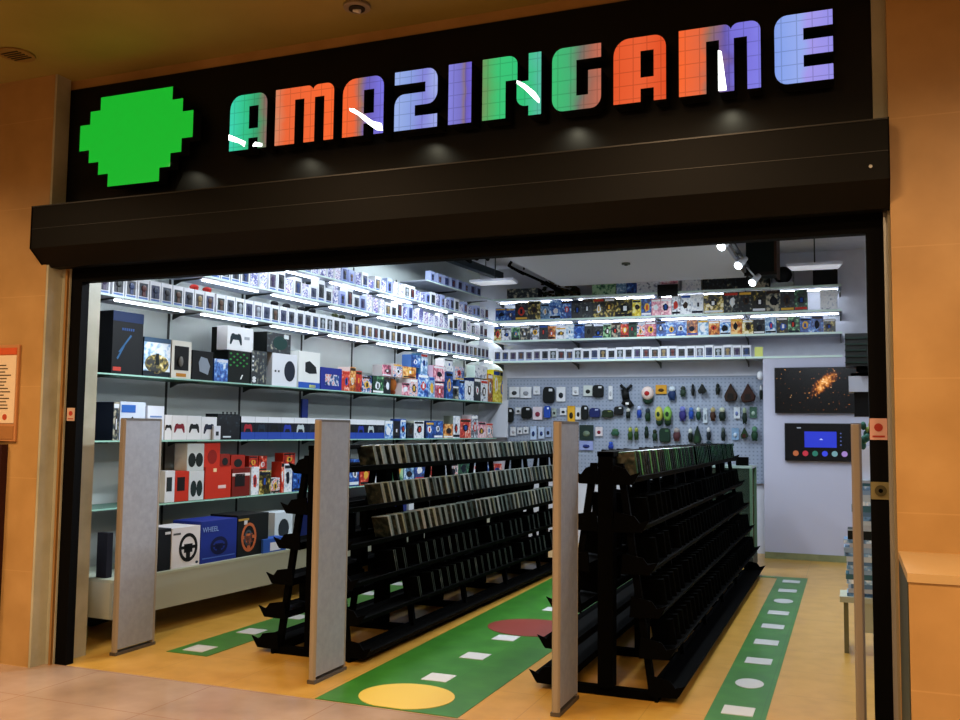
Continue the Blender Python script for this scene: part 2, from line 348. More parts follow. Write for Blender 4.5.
def Gh():
    o = [(.22, 0)] + [(.80+.2*math.cos(t), .18+.18*math.sin(t)) for t in [math.radians(-90+15*k) for k in range(7)]] + [(1, .60), (.74, .60), (.74, .22), (.5, .22), (.5, .78), (1, .78), (1, 1), (.22, 1)]
    o += [(.22+.22*math.cos(t), .8+.2*math.sin(t)) for t in [math.radians(90+15*k) for k in range(1, 7)]] + [(.22+.22*math.cos(t), .2+.2*math.sin(t)) for t in [math.radians(180+15*k) for k in range(6)]]
    return [o]
def Eh():
    o = [(.22, 0), (1, 0), (1, .22), (.5, .22), (.5, .39), (1, .39), (1, .61), (.5, .61), (.5, .78), (1, .78), (1, 1), (.22, 1)]
    o += [(.22+.22*math.cos(t), .8+.2*math.sin(t)) for t in [math.radians(90+15*k) for k in range(1, 7)]] + [(.22+.22*math.cos(t), .2+.2*math.sin(t)) for t in [math.radians(180+15*k) for k in range(6)]]
    return [o]
def Ih(): return [[(0, 0), (1, 0), (1, 1), (0, 1)]]
SLIVER = mat('glowing_sliver', '#ffffff', em='#f4fff8', es=3.5)
SPILL2 = mat('letter_underside_light', '#ffffff', em='#f0ffe0', es=5)
LET = [('a', Ah, -3.498, -3.231, [(0, '#3fd9b4'), (.45, '#33c489'), (.75, '#3f9c6a'), (1, '#8a6a62')], 0),
       ('m', Mh, -3.171, -2.770, [(0, '#d98a66'), (.2, '#f0683a'), (1, '#ff6a33')], 0),
       ('a', Ah, -2.710, -2.444, [(0, '#ff6a33'), (.3, '#f2683c'), (.45, '#9c7468'), (.6, '#6d62b8'), (1, '#7d78e8')], 1),
       ('z', Zh, -2.374, -2.108, [(0, '#9fb6ee'), (.35, '#8fa6e6'), (.7, '#8788dd'), (1, '#a5b2ee')], 0),
       ('i', Ih, -2.041, -1.904, [(0, '#8886e2'), (.55, '#7a74c8'), (.7, '#8a7488'), (.8, '#6f60c0'), (1, '#7468d8')], 0),
       ('n', Nh, -1.839, -1.503, [(0, '#6f9a60'), (.15, '#55b468'), (.3, '#3cc878'), (.7, '#30c87c'), (1, '#58c0a4')], 1),
       ('g', Gh, -1.442, -1.177, [(0, '#3ec476'), (.35, '#45b476'), (.6, '#6f7468'), (.8, '#a86a58'), (1, '#c86f58')], 1),
       ('a', Ah, -1.111, -.841, [(0, '#e8582c'), (.5, '#f06236'), (1, '#e65228')], 0),
       ('m', Mh, -.776, -.381, [(0, '#ff6a34'), (.28, '#e86a42'), (.4, '#9a7060'), (.6, '#6a5cae'), (.7, '#7a72dc'), (1, '#8480ea')], 1),
       ('e', Eh, -.316, -.051, [(0, '#86a4f0'), (.45, '#9ab0f4'), (.6, '#a79cf0'), (1, '#9a94ee')], 0)]
CH = mat('letter_channel', '#0b0b0a', .5)
for i, (nm, fn, x0, x1, st, gl) in enumerate(LET):
    w = x1-x0
    o = shape_mesh('letter_'+nm, fn(), (w, LH), .05, led('led_face_%d' % i, st, w), CH, sg, sgl(x0, YL+.025, ZB))
    MB().box(w*.15, w*.85 if nm != 'n' else w*.3, .03, .13, LH*.35, LH*.5, CH).box(w*.04, w*.1, .03, .05, LH*.3, LH*.6, CH).build('standoff', o) if False else None
    mb = MB()
    for L in fn():
        pts = [(p[0]*w, p[1]*LH) for p in L]
        for a, b_ in zip(pts, pts[1:]+pts[:1]): mb.quad([(a[0], .026, a[1]), (b_[0], .026, b_[1]), (b_[0], .09, b_[1]), (a[0], .09, a[1])], CH)
    mb.build('letter_return', o)
    # white emissive slivers added over some letter faces
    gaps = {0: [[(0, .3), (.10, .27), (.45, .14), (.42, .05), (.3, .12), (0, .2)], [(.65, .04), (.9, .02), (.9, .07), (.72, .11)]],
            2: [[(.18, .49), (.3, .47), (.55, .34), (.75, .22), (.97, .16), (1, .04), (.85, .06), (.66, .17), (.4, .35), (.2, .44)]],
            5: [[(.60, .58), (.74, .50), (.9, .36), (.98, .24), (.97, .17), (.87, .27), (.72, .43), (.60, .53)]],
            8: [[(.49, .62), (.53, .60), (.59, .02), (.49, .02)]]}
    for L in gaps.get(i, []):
        g = shape_mesh('white_sliver', [L], (w, LH), .006, SLIVER, SLIVER, o, (0, -.03, 0))
        g['label'] = 'glowing white sliver across the letter face'
    if gl:
        pass
# stepped green emblem (plain pixel plaque)
GLG = mat('green_led', '#000000', em='#12b52c', es=.95)
cw = .914/11; z0 = 3.08
rows = [(3, 8), (2, 9), (1, 10), (0, 11), (0, 11), (1, 10), (2, 9)]
L = []; R_ = []
ch = (3.69-3.09)/7
for r, (a, b_) in enumerate(rows): L += [(a*cw, r*ch), (a*cw, (r+1)*ch)]; R_ += [(b_*cw, r*ch), (b_*cw, (r+1)*ch)]
o = shape_mesh('green_emblem', [R_ + L[::-1]], (1, 1), .08, GLG, CH, sg, sgl(-4.69, 4.64, 3.09))
o['label'] = 'glowing green stepped pixel emblem'

# shutter box under the sign
sh = empty('shutter_box', (-2.4, 4.62, 2.59), 'long black roller shutter housing running below the sign', 'shutter')
prof = [(-.12, .39), (-.12, .11), (-.0, -.0), (.075, 0), (.075, .33), (.04, .39)]
MB().prism([(y, z) for y, z in prof], -2.565, 2.575, SHUT, axis='X').build('housing', sh)
mb = MB().prism([(y*1.03, z*1.01-.002) for y, z in prof], -2.573, -2.565, BLACK, axis='X').tube((-2.579, -.06, .12), (-2.573, -.06, .12), .008, STEEL); mb.build('end_cap', sh)
mb = MB().prism([(y*1.03, z*1.01-.002) for y, z in prof], 2.575, 2.581, BLACK, axis='X'); mb.build('end_cap', sh)
MB().tube((2.5, -.128, .17), (2.5, -.12, .17), .008, STEEL).build('bolt', sh)
MB().box(-2.565, 2.575, -.1225, -.12, .237, .24, mat('seam_line', '#110f08', .4)).build('seam', sh)
MB().box(-2.565, 2.575, -.124, -.12, .383, .39, mat('lip', '#14120a', .35)).build('top_lip', sh)

# ------------------------------------------------------------------ security gates
def gate(x, y, label, lean=0, d=.39, w=.045):
    g = empty('security_gate', (x, y, 0), label, 'security gate', lean)
    prof = [(-w/2, 0), (-w*.3, -.03), (w*.3, -.03), (w/2, 0), (w/2, d), (w*.3, d+.03), (-w*.3, d+.03), (-w/2, d)]
    prof = [(a, b) for a, b in prof]
    o = MB().prism([(-w/2, .018), (w/2, .018), (w/2, d-.03), (-w/2, d-.03)], .04, 1.59, GATEF, axis='Z').build('panel', g)
    MB().prism([(-w/2-.003, .018), (-w*.3, .002), (w*.3, .002), (w/2+.003, .018)], .02, 1.60, GATEE, axis='Z').build('front_rail', g, bevel=.003)
    MB().prism([(-w/2-.003, d-.03), (-w*.35, d), (w*.35, d), (w/2+.003, d-.03)], .02, 1.60, GATEE, axis='Z').build('rear_rail', g, bevel=.003)
    MB().box(-w/2-.002, w/2+.002, .02, d-.02, 1.59, 1.605, mat('gate_cap', '#565049', .5)).build('top_cap', g)
    MB().box(-w/2-.004, w/2+.004, .0, d, 0, .02, mat('gate_base', '#4a4238', .6)).build('base', g)
    return g
gate(-4.665, 5.055, 'grey security gate panel nearest the left door post')
gate(-3.078, 5.0, 'grey security gate panel in front of the left game rack')
gate(-1.525, 4.98, 'grey security gate panel in front of the right game rack')
gate(.02, 5.0, 'grey security gate panel seen edge-on against the right door post')

# ------------------------------------------------------------------ wall shelves
def lean(poly): return poly
def wshelf(z, y0, y1, label, glass, a=AF, tubes=True, th=.014, depth=.38, lip=.0):
    s = empty('wall_shelf', wl(a, y0, z), label, 'shelf', ANG)
    n = max(1, round((y1-y0)/1.9)); Lx = (y1-y0)/U.y
    for i in range(n):
        MB().box(Lx*i/n+.003, Lx*(i+1)/n-.003, 0, depth, -th, 0, GLASS if glass else SHELFW, front=GLASSEDGE if glass else SHELFEDGE).build('shelf_board', s)
    y = 5.52
    while y < y1:
        if y > y0:
            x = (y-y0)/U.y + .0
            MB().prism([(.06, -th), (depth, -th), (depth, -th-.05), (.3, -th-.02), (.06, -th-.008)], x-.006, x+.006, DARKT, axis='X').build('bracket', s)
            if tubes:
                MB().box(x+.06, x+.80, .11, .123, -th-.012, -th-.002, TUBE).build('light_tube', s)
        y += .95
    return s
wshelf(2.54, 5.27, 12.2, 'pale shelf under the lowest row of boxed figures on the left wall', False)
wshelf(2.84, 5.27, 12.2, 'pale shelf carrying the middle row of boxed figures on the left wall', False)
wshelf(3.10, 5.27, 12.2, 'pale shelf with double dark edge carrying the upper row of small boxes on left wall', False)
wshelf(3.39, 10.3, 12.2, 'short pale shelf high in the far left corner', False, tubes=False)
wshelf(1.945, 5.27, 12.58, 'green-edged glass shelf with consoles and large game boxes on left wall', True, tubes=False, th=.012)
wshelf(1.44, 5.27, 12.4, 'eye-level glass shelf with controller boxes on left wall', True, tubes=False, th=.012)
wshelf(.935, 5.27, 12.4, 'lower glass shelf with red headset boxes on left wall', True, tubes=False, th=.012)
# bench (long floating box under the shelves)
AB = -5.25
be = empty('display_bench', wl(AB, 5.27, 0), 'long pale floating bench carrying the steering wheel boxes', 'bench', ANG)
Lx = 7.2
MB().box(0, Lx, 0, .68, .435, .456, mat('bench_top', '#a9b09c', .4)).build('bench_top', be)
MB().box(0, Lx, .004, .03, .18, .435, mat('bench_face', '#a2a696', .5)).build('front_board', be)
MB().box(0, .02, .03, .3, .18, .435, mat('bench_end', '#b5b49c', .5)).build('end_board', be)
for x in (.4, 2.3, 4.2, 6.1): MB().prism([(.10, .18), (.68, .18), (.68, 0.0), (.64, 0.0)], x, x+.04, DARKT, axis='X').build('bracket', be)
# back wall shelves
YB = 12.24
def bshelf(z, x0, x1, label, tubes, edge=.026):
    s = empty('wall_shelf', (x0, YB, z), label, 'shelf')
    n = max(1, round((x1-x0)/1.2)); L_ = x1-x0
    for i in range(n): MB().box(L_*i/n+.003, L_*(i+1)/n-.003, 0, .41, -edge, 0, SHELFW, front=SHELFEDGE).build('shelf_board', s)
    for i in range(n+1):
        x = min(max(L_*i/n, .02), L_-.02); MB().prism([(.03, -edge), (.41, -edge), (.41, -edge-.08), (.3, -edge-.04)], x-.006, x+.006, DARKT, axis='X').build('bracket', s)
    if tubes:
        for i in range(n): MB().box(L_*i/n+.05, L_*(i+1)/n-.05, .20, .215, -edge-.014, -edge-.004, TUBE).build('light_tube', s)
    return s
bshelf(3.40, -4.70, -.087, 'top shelf of the back wall, under the ceiling board', True)
bshelf(3.09, -4.70, -.087, 'back wall shelf with large collectible boxes, second from the top', True)
bshelf(2.81, -4.70, -.087, 'back wall shelf of boxed games, third from the top', False)
bshelf(2.52, -4.70, -.087, 'lowest back wall shelf, just above the hanging accessories', False)
# light strips along the underside near the wall of the third and fourth shelf
MBt = None
# white end panel of the left shelves beside the pegboard
mb = MB().prism([(-.12, 1.44), (.36, 1.44), (.36, 2.55), (.15, 2.0), (-.12, 1.46)], 0, .02, WHITE, axis='X')
p = wl(AF, 12.5); o = mb.build('gusset_panel', None, (p.x, 12.56, 0), 0)
bpy.data.objects.remove(o)
mb = MB().prism([(-4.98, 1.45), (-4.56, 1.45), (-4.56, 1.98), (-4.62, 1.98)], 12.52, 12.55, WHITE, axis='Y'); struct(mb.build('trim_9'))

# ------------------------------------------------------------------ boxes with printed fronts
ART = {
 'dark': art('print_dark', [(0, '#060808'), (.45, '#10161c'), (.6, '#27353f'), (.72, '#6a6a58'), (.85, '#b0a890')]),
 'blue': art('print_blue', [(0, '#0a1c40'), (.4, '#1f4a9c'), (.6, '#4a86d8'), (.75, '#a8cbe8'), (.9, '#e4ecf4')]),
 'sky': art('print_sky', [(0, '#24476a'), (.4, '#6f9cc8'), (.6, '#b8d4ea'), (.8, '#ecf3f8')]),
 'red': art('print_red', [(0, '#3a0a08'), (.35, '#b02414'), (.6, '#e0442a'), (.78, '#f2a080'), (.92, '#f6ece6')]),
 'orange': art('print_orange', [(0, '#2a1408'), (.35, '#9c4a14'), (.55, '#e08a2c'), (.8, '#f4d08a')]),
 'white': art('print_white', [(0, '#30343c'), (.3, '#9aa2b2'), (.42, '#dfe4ea'), (.7, '#f0f2f4'), (.9, '#c4ccda')]),
 'pink': art('print_pink', [(0, '#6a2038'), (.35, '#d07088'), (.6, '#f0b8c0'), (.8, '#fae8e8')]),
 'green': art('print_green', [(0, '#06140c'), (.4, '#123a24'), (.6, '#2c7a4c'), (.8, '#a4cc9c')]),
 'yellow': art('print_yellow', [(0, '#4a3a08'), (.35, '#c8a818'), (.6, '#f0dc30'), (.85, '#f8f0a0')]),
 'gold': art('print_gold', [(0, '#0a0c08'), (.42, '#22241a'), (.58, '#7a6a28'), (.75, '#d8c060'), (.9, '#f4eccc')]),
 'mixed': art('print_mixed', [(0, '#101a30'), (.3, '#2c5aa0'), (.45, '#e8ecf0'), (.6, '#d85a3a'), (.75, '#f0f0f0'), (.9, '#38404a')]),
}
def decal(poly, mcol, parent, name, d=.0015, y=0, label=None, off=0):
    """thin shape standing proud of the front (local -y) face"""
    m = mcol if not isinstance(mcol, str) else part_mat(mcol, .4)
    o = MB().prism(poly, y-d-off, y-off, m, axis='Y').build(name, parent)
    if label: o['label'] = label
    return o
def rect(x0, z0, x1, z1): return [(x0, z0), (x1, z0), (x1, z1), (x0, z1)]
def pad_shape(cx, cz, w):
    P = [(-.5, -.42), (-.40, -.45), (-.24, -.12), (.24, -.12), (.40, -.45), (.5, -.42), (.46, .02), (.36, .26), (.2, .3), (.12, .24), (-.12, .24), (-.2, .3), (-.36, .26), (-.46, .02)]
    return [(cx+a*w, cz+b*w*.85) for a, b in P]
PCOL = ['#101418', '#e8eaee', '#c83a2c', '#2450a8', '#e0b040', '#141c30', '#f0f0f0', '#3a2a20', '#dfe4ea', '#1c1c24']
def picture(mb, w, h):
    """printed title band and a central figure on a box front"""
    c1, c2 = random.sample(PCOL, 2); m1_, m2_ = part_mat(c1), part_mat(c2); k = random.random()
    if k < .6: mb.box(w*.06, w*.94, -.0012, 0, h*.84, h*.95, m1_)
    else: mb.box(w*.04, w*.96, -.0012, 0, h*.05, h*.16, m1_)
    cx, cz, rx, rz = w*random.uniform(.42, .58), h*random.uniform(.42, .55), w*random.uniform(.2, .32), h*random.uniform(.18, .28)
    mb.prism([(cx+rx*math.cos(q*PI/6)*random.uniform(.7, 1.1), cz+rz*math.sin(q*PI/6)*random.uniform(.7, 1.1)) for q in range(12)], -.0014, 0, m2_)
    mb.box(cx-rx*.3, cx+rx*.35, -.0028, -.0014, cz-rz*.5, cz+rz*.5, part_mat(random.choice(PCOL)))
    return mb
def wall_item(name, px0, px1, ytop, z, label, cat, side, front=None, depth=.2, a=AF, group=None, inset=.03, h=None, shelfpx=None, empty_parts=False):
    """a box that stands on the angled wall's shelf at height z, between two sight lines"""
    aa = a - inset; pm = (px0+px1)/2
    ys = []
    ym = {1.945: 375, 1.44: 428, .935: 485, .456: 550}.get(z, 380 if z > 1.9 else 420 if z > 1.4 else 465)
    for px in (px0, px1):
        d = ray(px, ym); t = aa/(d.x - SK*d.y); ys.append(d.y*t)
        # refine with real height
    y0, y1 = ys
    zt = wall_pt(pm, ytop, aa).z if h is None else z+h
    p = wl(aa, y0, z+.0005); w = (y1-y0)/U.y - .003
    hgt = zt - z
    m1 = part_mat(side) if isinstance(side, str) else side
    m2 = front if front is not None else m1
    if isinstance(m2, str): m2 = ART.get(m2) or part_mat(m2)
    if empty_parts:
        e = empty(name, p, label, cat, ANG, group); MB().box(0, w, 0, depth, 0, hgt, m1, front=m2).build('box', e, bevel=.002)
        return e, w, hgt
    mbx = MB().box(0, w, 0, depth, 0, hgt, m1, front=m2)
    if front is not None and not isinstance(front, str): picture(mbx, w, hgt)
    o = mbx.build(name, None, p, ANG); tag(o, label, cat, group)
    return o, w, hgt
Z2, Z3, Z4, ZBn = 1.945, 1.44, .935, .456
# --- upper glass shelf
e, w, h = wall_item('game_box', 111, 142, 312, Z2, 'very large black box with blue top band at the near end of the glass shelf', 'box', '#020203', '#030507', .33, empty_parts=True)
decal(rect(.0, h*.84, w, h), '#10264e', e, 'blue_band'); decal([(w*.2, h*.35), (w*.25, h*.35), (w*.62, h*.62), (w*.58, h*.64)], '#31618a', e, 'line_mark'); decal([(w*.15, h*.25), (w*.19, h*.23), (w*.4, h*.45), (w*.36, h*.46)], '#31618a', e, 'line_mark'); decal(rect(w*.05, h*.05, w*.3, h*.11), '#c04030', e, 'red_logo')
for k in range(6): decal(rect(w*(.3+.07*k), h*.70, w*(.34+.07*k), h*.74), '#2a4f8c', e, 'lettering')
e, w, h = wall_item('game_box', 143, 170, 338, Z2, 'blue-grey game box with a pale glowing battle picture', 'box', '#16222e', ART['sky'], .10, empty_parts=True)
decal([(w*(.5+.45*math.cos(t)), h*(.33+.25*math.sin(t))) for t in [k*PI/8 for k in range(16)]], ART['gold'], e, 'glow'); decal(rect(0, h*.88, w, h), '#3b5670', e, 'title_band'); decal(rect(0, 0, w, h*.14), '#0f1a22', e, 'bottom_band')
decal([(w*.42, h*.3), (w*.58, h*.3), (w*.55, h*.6), (w*.45, h*.6)], '#101814', e, 'figure', off=.002)
e, w, h = wall_item('figure_box', 171, 191, 341, Z2, 'white window box with black inside and orange label', 'figure box', '#e6e2d4', None, .15, empty_parts=True)
decal(rect(w*.14, h*.22, w*.86, h*.86), '#0e0c0a', e, 'window'); decal(rect(w*.25, h*.05, w*.75, h*.14), '#c8862c', e, 'name_label')
MB().ell((w*.42, -.012, h*.45), (w*.12, .008, h*.14), part_mat('#6c6a64')).build('figure', e)
e, w, h = wall_item('game_box', 192, 213, 351, Z2, 'black game box with a pale grey ghostly figure', 'box', '#0a0c0c', None, .14, empty_parts=True)
decal([(w*.35, h*.3), (w*.75, h*.2), (w*.85, h*.5), (w*.7, h*.75), (w*.4, h*.8), (w*.3, h*.6)], '#8a94a0', e, 'picture')
e, w, h = wall_item('accessory_box', 219, 226, 327, Z2, 'tall narrow black box behind the small blue pack', 'box', '#0a0a0a', None, .1, inset=.2)
e, w, h = wall_item('gift_card_pack', 214, 228, 359, Z2, 'small bright blue pack in front of a tall black box', 'pack', '#2348b0', ART['blue'], .03, empty_parts=True)
decal(rect(w*.2, h*.85, w*.95, h*.97), '#d8dce6', e, 'tag')
e, w, h = wall_item('console_box', 228, 250, 351, Z2, 'black console box with green mesh pattern on its front', 'console box', '#0a100c', None, .2, empty_parts=True)
for k in range(6):
    for j in range(5): decal([(w*(.1+.15*k), h*(.5+.09*j)), (w*(.16+.15*k), h*(.54+.09*j)), (w*(.1+.15*k), h*(.57+.09*j)), (w*(.04+.15*k), h*(.54+.09*j))], '#2f8a3c', e, 'green_mesh') if (k+j) % 2 == 0 else None
decal([(w*.55, h*.12), (w*.6, h*.12), (w*.68, h*.26), (w*.63, h*.26)], '#e8ece8', e, 'mark')
XH = h
e, w, h = wall_item('controller_box', 226, 252, 327, Z2+XH+.001, 'white controller box lying on top of the black and green console box', 'controller box', '#e9ebec', None, .12, empty_parts=True)
decal(pad_shape(w*.33, h*.52, h*.75), '#1c2c34', e, 'controller_picture'); decal(rect(w*.66, h*.5, w*.86, h*.62), '#a4aab0', e, 'lettering')
e, w, h = wall_item('console_box', 251, 266.5, 351, Z2, 'black console box with small white symbols down one edge and a white figure eight', 'console box', '#0c1216', ART['dark'], .2, empty_parts=True)
for k in range(4): decal(rect(w*.06, h*(.4+.13*k), w*.16, h*(.45+.13*k)), '#dfe2e4', e, 'symbol')
for cz in (.10, .18): decal([(w*(.2+.12*math.cos(t)), h*(cz+.05*math.sin(t))) for t in [k*PI/6 for k in range(12)]], '#e6e6e6', e, 'symbol')
e, w, h = wall_item('console_box', 272, 297, 354, Z2, 'white console box with a large black oval on its front', 'console box', '#dfe1e6', None, .25, empty_parts=True)
decal([(w*(.70+.22*math.cos(t)), h*(.48+.32*math.sin(t))) for t in [k*PI/12 for k in range(24)]], '#1b2130', e, 'black_oval')
for k in (0, 1): decal(rect(w*(.1+.13*k), h*.42, w*(.16+.13*k), h*.48), '#3a3f46', e, 'symbol')
XH = h
e, w, h = wall_item('accessory_box', 266, 290, 333, Z2+XH+.001, 'black headset box lying on top of the white console box', 'box', '#0c1210', ART['dark'], .16, empty_parts=True)
decal([(w*(.55+.3*math.cos(t)), h*(.5+.35*math.sin(t))) for t in [k*PI/8 for k in range(16)]], '#1c3c38', e, 'headset_picture'); decal(rect(w*.7, h*.75, w*.9, h*.95), '#d8e0e0', e, 'label')
e, w, h = wall_item('controller_box', 298.5, 320, 352, Z2, 'white box with blue base and black controller picture beside the white console box', 'controller box', '#e8e9e4', None, .10, empty_parts=True)
decal(rect(0, 0, w, h*.16), '#2a57b4', e, 'blue_base'); decal([(w*.3, h*.45), (w*.5, h*.4), (w*.85, h*.42), (w*.8, h*.6), (w*.5, h*.75), (w*.3, h*.7)], '#14181a', e, 'controller_picture'); decal(rect(w*.5, h*.02, w*.8, h*.1), '#d8dc80', e, 'price_tag')
e, w, h = wall_item('game_box', 321, 342, 368, Z2, 'dark blue box with white picture panel', 'box', '#22308c', None, .16, empty_parts=True)
decal(rect(w*.2, h*.2, w*.85, h*.7), ART['mixed'], e, 'picture_panel')
L2 = [(342, 350, 371, '#c23a26', 'red', 'red and white toy box, nearest of the red pair'), (350, 356, 367, '#f0ebe4', 'orange', 'white narrow box with orange top picture'),
      (356, 362, 371, '#d8401c', 'red', 'bright red and white toy box right of the first red pair'), (362, 372, 376, '#8c2418', 'mixed', 'red box with violet picture beside the dark green box'),
      (373, 384, 376, '#12302a', 'green', 'dark green box beside an orange ball figure'), (384, 391, 377, '#1d2c2e', 'dark', 'dark slate box half behind an orange figure'),
      (402, 410, 383, '#ecd8d8', 'pink', 'pale pink square box right of the orange figure'), (410, 418, 379, '#e6eaee', 'mixed', 'white square box with dark round picture'),
      (418, 429, 374, '#1a3c98', 'blue', 'royal blue figure box with orange top'), (429, 435, 377, '#a9c2dc', 'sky', 'pale sky blue figure box'),
      (435, 444, 383, '#e6c2ce', 'pink', 'rose pink figure box near the middle of the shelf'), (446, 453, 372, '#23467a', 'blue', 'tall blue figure box with white head'),
      (453, 459, 386, '#101826', 'dark', 'low black box right of the tall blue box'), (459, 465, 380, '#3860a0', 'blue', 'mid blue figure box'),
      (465, 474, 381, '#e4e6ea', 'white', 'white figure box with grey print'), (474.5, 481, 378, '#16264c', 'dark', 'navy box with white top'),
      (481, 488, 380, '#e8eee8', 'white', 'pale box with green shimmer'), (488, 493, 374, '#c08c3c', 'orange', 'orange and grey tall figure box'),
      (493.5, 500, 370, '#e8dc2c', 'yellow', 'tall bright yellow box near the far corner'), (500, 505, 371, '#96a81c', 'yellow', 'yellow-green box with black picture at the far end')]
for a0, a1, yt, sd, fr, lb in L2: wall_item('figure_box', a0, a1, yt, Z2, lb, 'figure box', sd, ART[fr], .16, group='boxes on the upper glass shelf')
L2b = [(382, 391, 365, 376, '#e0dcdc', 'pink', 'white and pink box stacked behind the dark green box'), (393, 402, 364, 377, '#dfd4d4', 'mixed', 'white and red box stacked above the orange figure'),
       (403, 416, 367, 378, '#d8c0a8', 'orange', 'pale orange box on top of the pale pink box'), (411, 420, 355, 367, '#4a74b8', 'blue', 'blue upper box left of a paler one'), (420.5, 427.5, 353.5, 374, '#5ca0cc', 'sky', 'light blue box standing on the royal blue box'),
       (433, 446, 366, 381, '#e0b8c8', 'pink', 'pink box stacked on the rose pink box'), (444, 453, 359, 371, '#e6e6e0', 'white', 'white box at the top of the stack over the tall blue one'),
       (455, 464, 367, 380, '#c8d0e4', 'mixed', 'grey-violet box on the upper layer'), (475, 487, 366, 378, '#c4d8cc', 'white', 'pale green-white box on the upper layer with green lid')]
for a0, a1, yt, yb, sd, fr, lb in L2b:
    zb = wall_pt((a0+a1)/2, yb, AF-.03).z
    wall_item('figure_box', a0, a1, yt, zb, lb, 'figure box', sd, ART[fr], .13, inset=.05, group='boxes stacked on the upper glass shelf')
p = wall_pt(396, 393, AF-.1)
t = empty('orange_figure', (p.x, p.y, Z2), 'orange round headed figure on the upper glass shelf', 'figure', ANG)
MB().ell((0, .06, .12), (.07, .06, .08), part_mat('#c8702c')).build('head', t); MB().ell((0, .06, .035), (.05, .05, .035), part_mat('#8a3a18')).build('body', t)
# --- eye level shelf
e, w, h = wall_item('console_box', 119.5, 145, 402, Z3, 'large white and blue box above the nearest security gate', 'console box', '#c7d2e2', None, .2, empty_parts=True)
decal(rect(w*.05, h*.72, w*.6, h*.92), '#2c62b4', e, 'blue_title'); decal([(w*.3, h*.5), (w*.5, h*.62), (w*.62, h*.45), (w*.6, h*.25), (w*.52, h*.25), (w*.52, h*.42)], '#10141c', e, 'picture')
wall_item('console_box', 113, 119, 402, Z3, 'dark navy box at the near end of the eye-level shelf', 'console box', '#10182a', ART['dark'], .2)
e, w, h = wall_item('accessory_box', 147, 164, 406, Z3, 'smaller white box with pale blue lettering above the nearest gate', 'box', '#d2d8e2', None, .2, empty_parts=True)
for k in range(3): decal(rect(w*.15, h*(.3+.18*k), w*.85, h*(.35+.18*k)), '#6a86b8', e, 'lettering')
for a0, a1, yt, cc, lb in ((165, 172, 415, '#101010', 'narrow white box with a small black mark'), (172, 187, 415.5, '#7c1f2a', 'white box with a dark red controller picture'), (187, 201.5, 416, '#16181a', 'white box with a black controller picture beside the red one'), (201.5, 217, 417, '#23283a', 'white box with a partly covered dark controller picture')):
    e, w, h = wall_item('controller_box', a0, a1, yt, Z3, lb, 'controller box', '#e4e6e8', None, .12, empty_parts=True)
    decal(pad_shape(w*.5, h*.52, w*.72 if w > .15 else w), cc, e, 'controller_picture')
e, w, h = wall_item('card_pack', 214, 221, 426, Z3, 'small white pack leaning before the last white controller box', 'pack', '#dcdfe6', None, .02, inset=.0, empty_parts=True)
decal(rect(w*.3, h*.3, w*.7, h*.6), '#30343c', e, 'mark')
e, w, h = wall_item('router_box', 217.5, 240, 414, Z3, 'black box with dark antenna-like picture between white and blue boxes', 'box', '#0c1418', ART['dark'], .14, empty_parts=True)
for k in range(4): decal([(w*(.2+.18*k), h*.95), (w*(.24+.18*k), h*.95), (w*(.26+.18*k), h*1.08), (w*(.18+.18*k), h*1.08)], '#10181c', e, 'antenna')
decal(rect(w*.25, h*.08, w*.6, h*.14), '#d8dde2', e, 'lettering')
xs = [241, 255, 268, 281, 294, 307, 320, 333, 346, 356, 366, 376, 384.5]
nth = ['first', 'second', 'third', 'fourth', 'fifth', 'sixth', 'seventh', 'eighth', 'ninth', 'tenth', 'eleventh', 'twelfth']
for k in range(12):
    lb = 'white topped blue based controller box, %s of the row after the black box' % nth[k]
    if k == 0: lb = 'white topped box with a red controller picture beside the black box'
    yt = 416.5 + k*.35
    e, w, h = wall_item('controller_box', xs[k], xs[k+1], yt, Z3, lb, 'controller box', '#101622', None, .10, group='controller boxes on the eye-level shelf', empty_parts=True)
    decal(rect(0, h*.74, w, h), '#e4e7ec', e, 'white_band'); decal(rect(0, 0, w, h*.32), '#2a4aa8', e, 'blue_band')
    decal(pad_shape(w*.5, h*.53, w*.6), '#a02030' if k == 0 else ['#2a3a5c', '#1c2c3c', '#0e1210', '#2438a0', '#b8c4c8', '#2a3038'][k % 6], e, 'controller_picture')
L3b = [(385, 393, 421, '#dfe6ee', 'blue', 'white box with blue controller picture'), (393, 400, 421, '#dfe6ea', 'dark', 'white box with dark controller picture'), (400.5, 406, 419, '#3a5cb0', 'blue', 'blue narrow box after the white pair'),
       (407, 414, 423, '#101414', 'dark', 'small black box on green base'), (414, 424, 421, '#e2e6d4', 'white', 'cream box among small black ones'), (426, 434, 422, '#1e2a48', 'blue', 'navy box of the blue trio'), (434, 443, 421, '#3c66c0', 'blue', 'bright blue box of the blue trio'),
       (443.5, 453, 424, '#3a1c14', 'orange', 'dark reddish brown low box'), (453, 460, 416, '#7c8474', 'white', 'grey-green taller box right of the low brown box'), (460, 471, 419, '#b03420', 'red', 'red toy box near the far end of eye-level shelf'),
       (471, 478, 415, '#d8d4d8', 'white', 'pale box with round dark top'), (478, 486, 422, '#e0d0e0', 'pink', 'pinkish white box near the far corner'), (486, 493, 423, '#5a5a94', 'mixed', 'violet box at the far corner')]
for a0, a1, yt, sd, fr, lb in L3b: wall_item('toy_box', a0, a1, yt, Z3, lb, 'box', sd, ART[fr], .14, group='small boxes at the far end of the eye-level shelf')
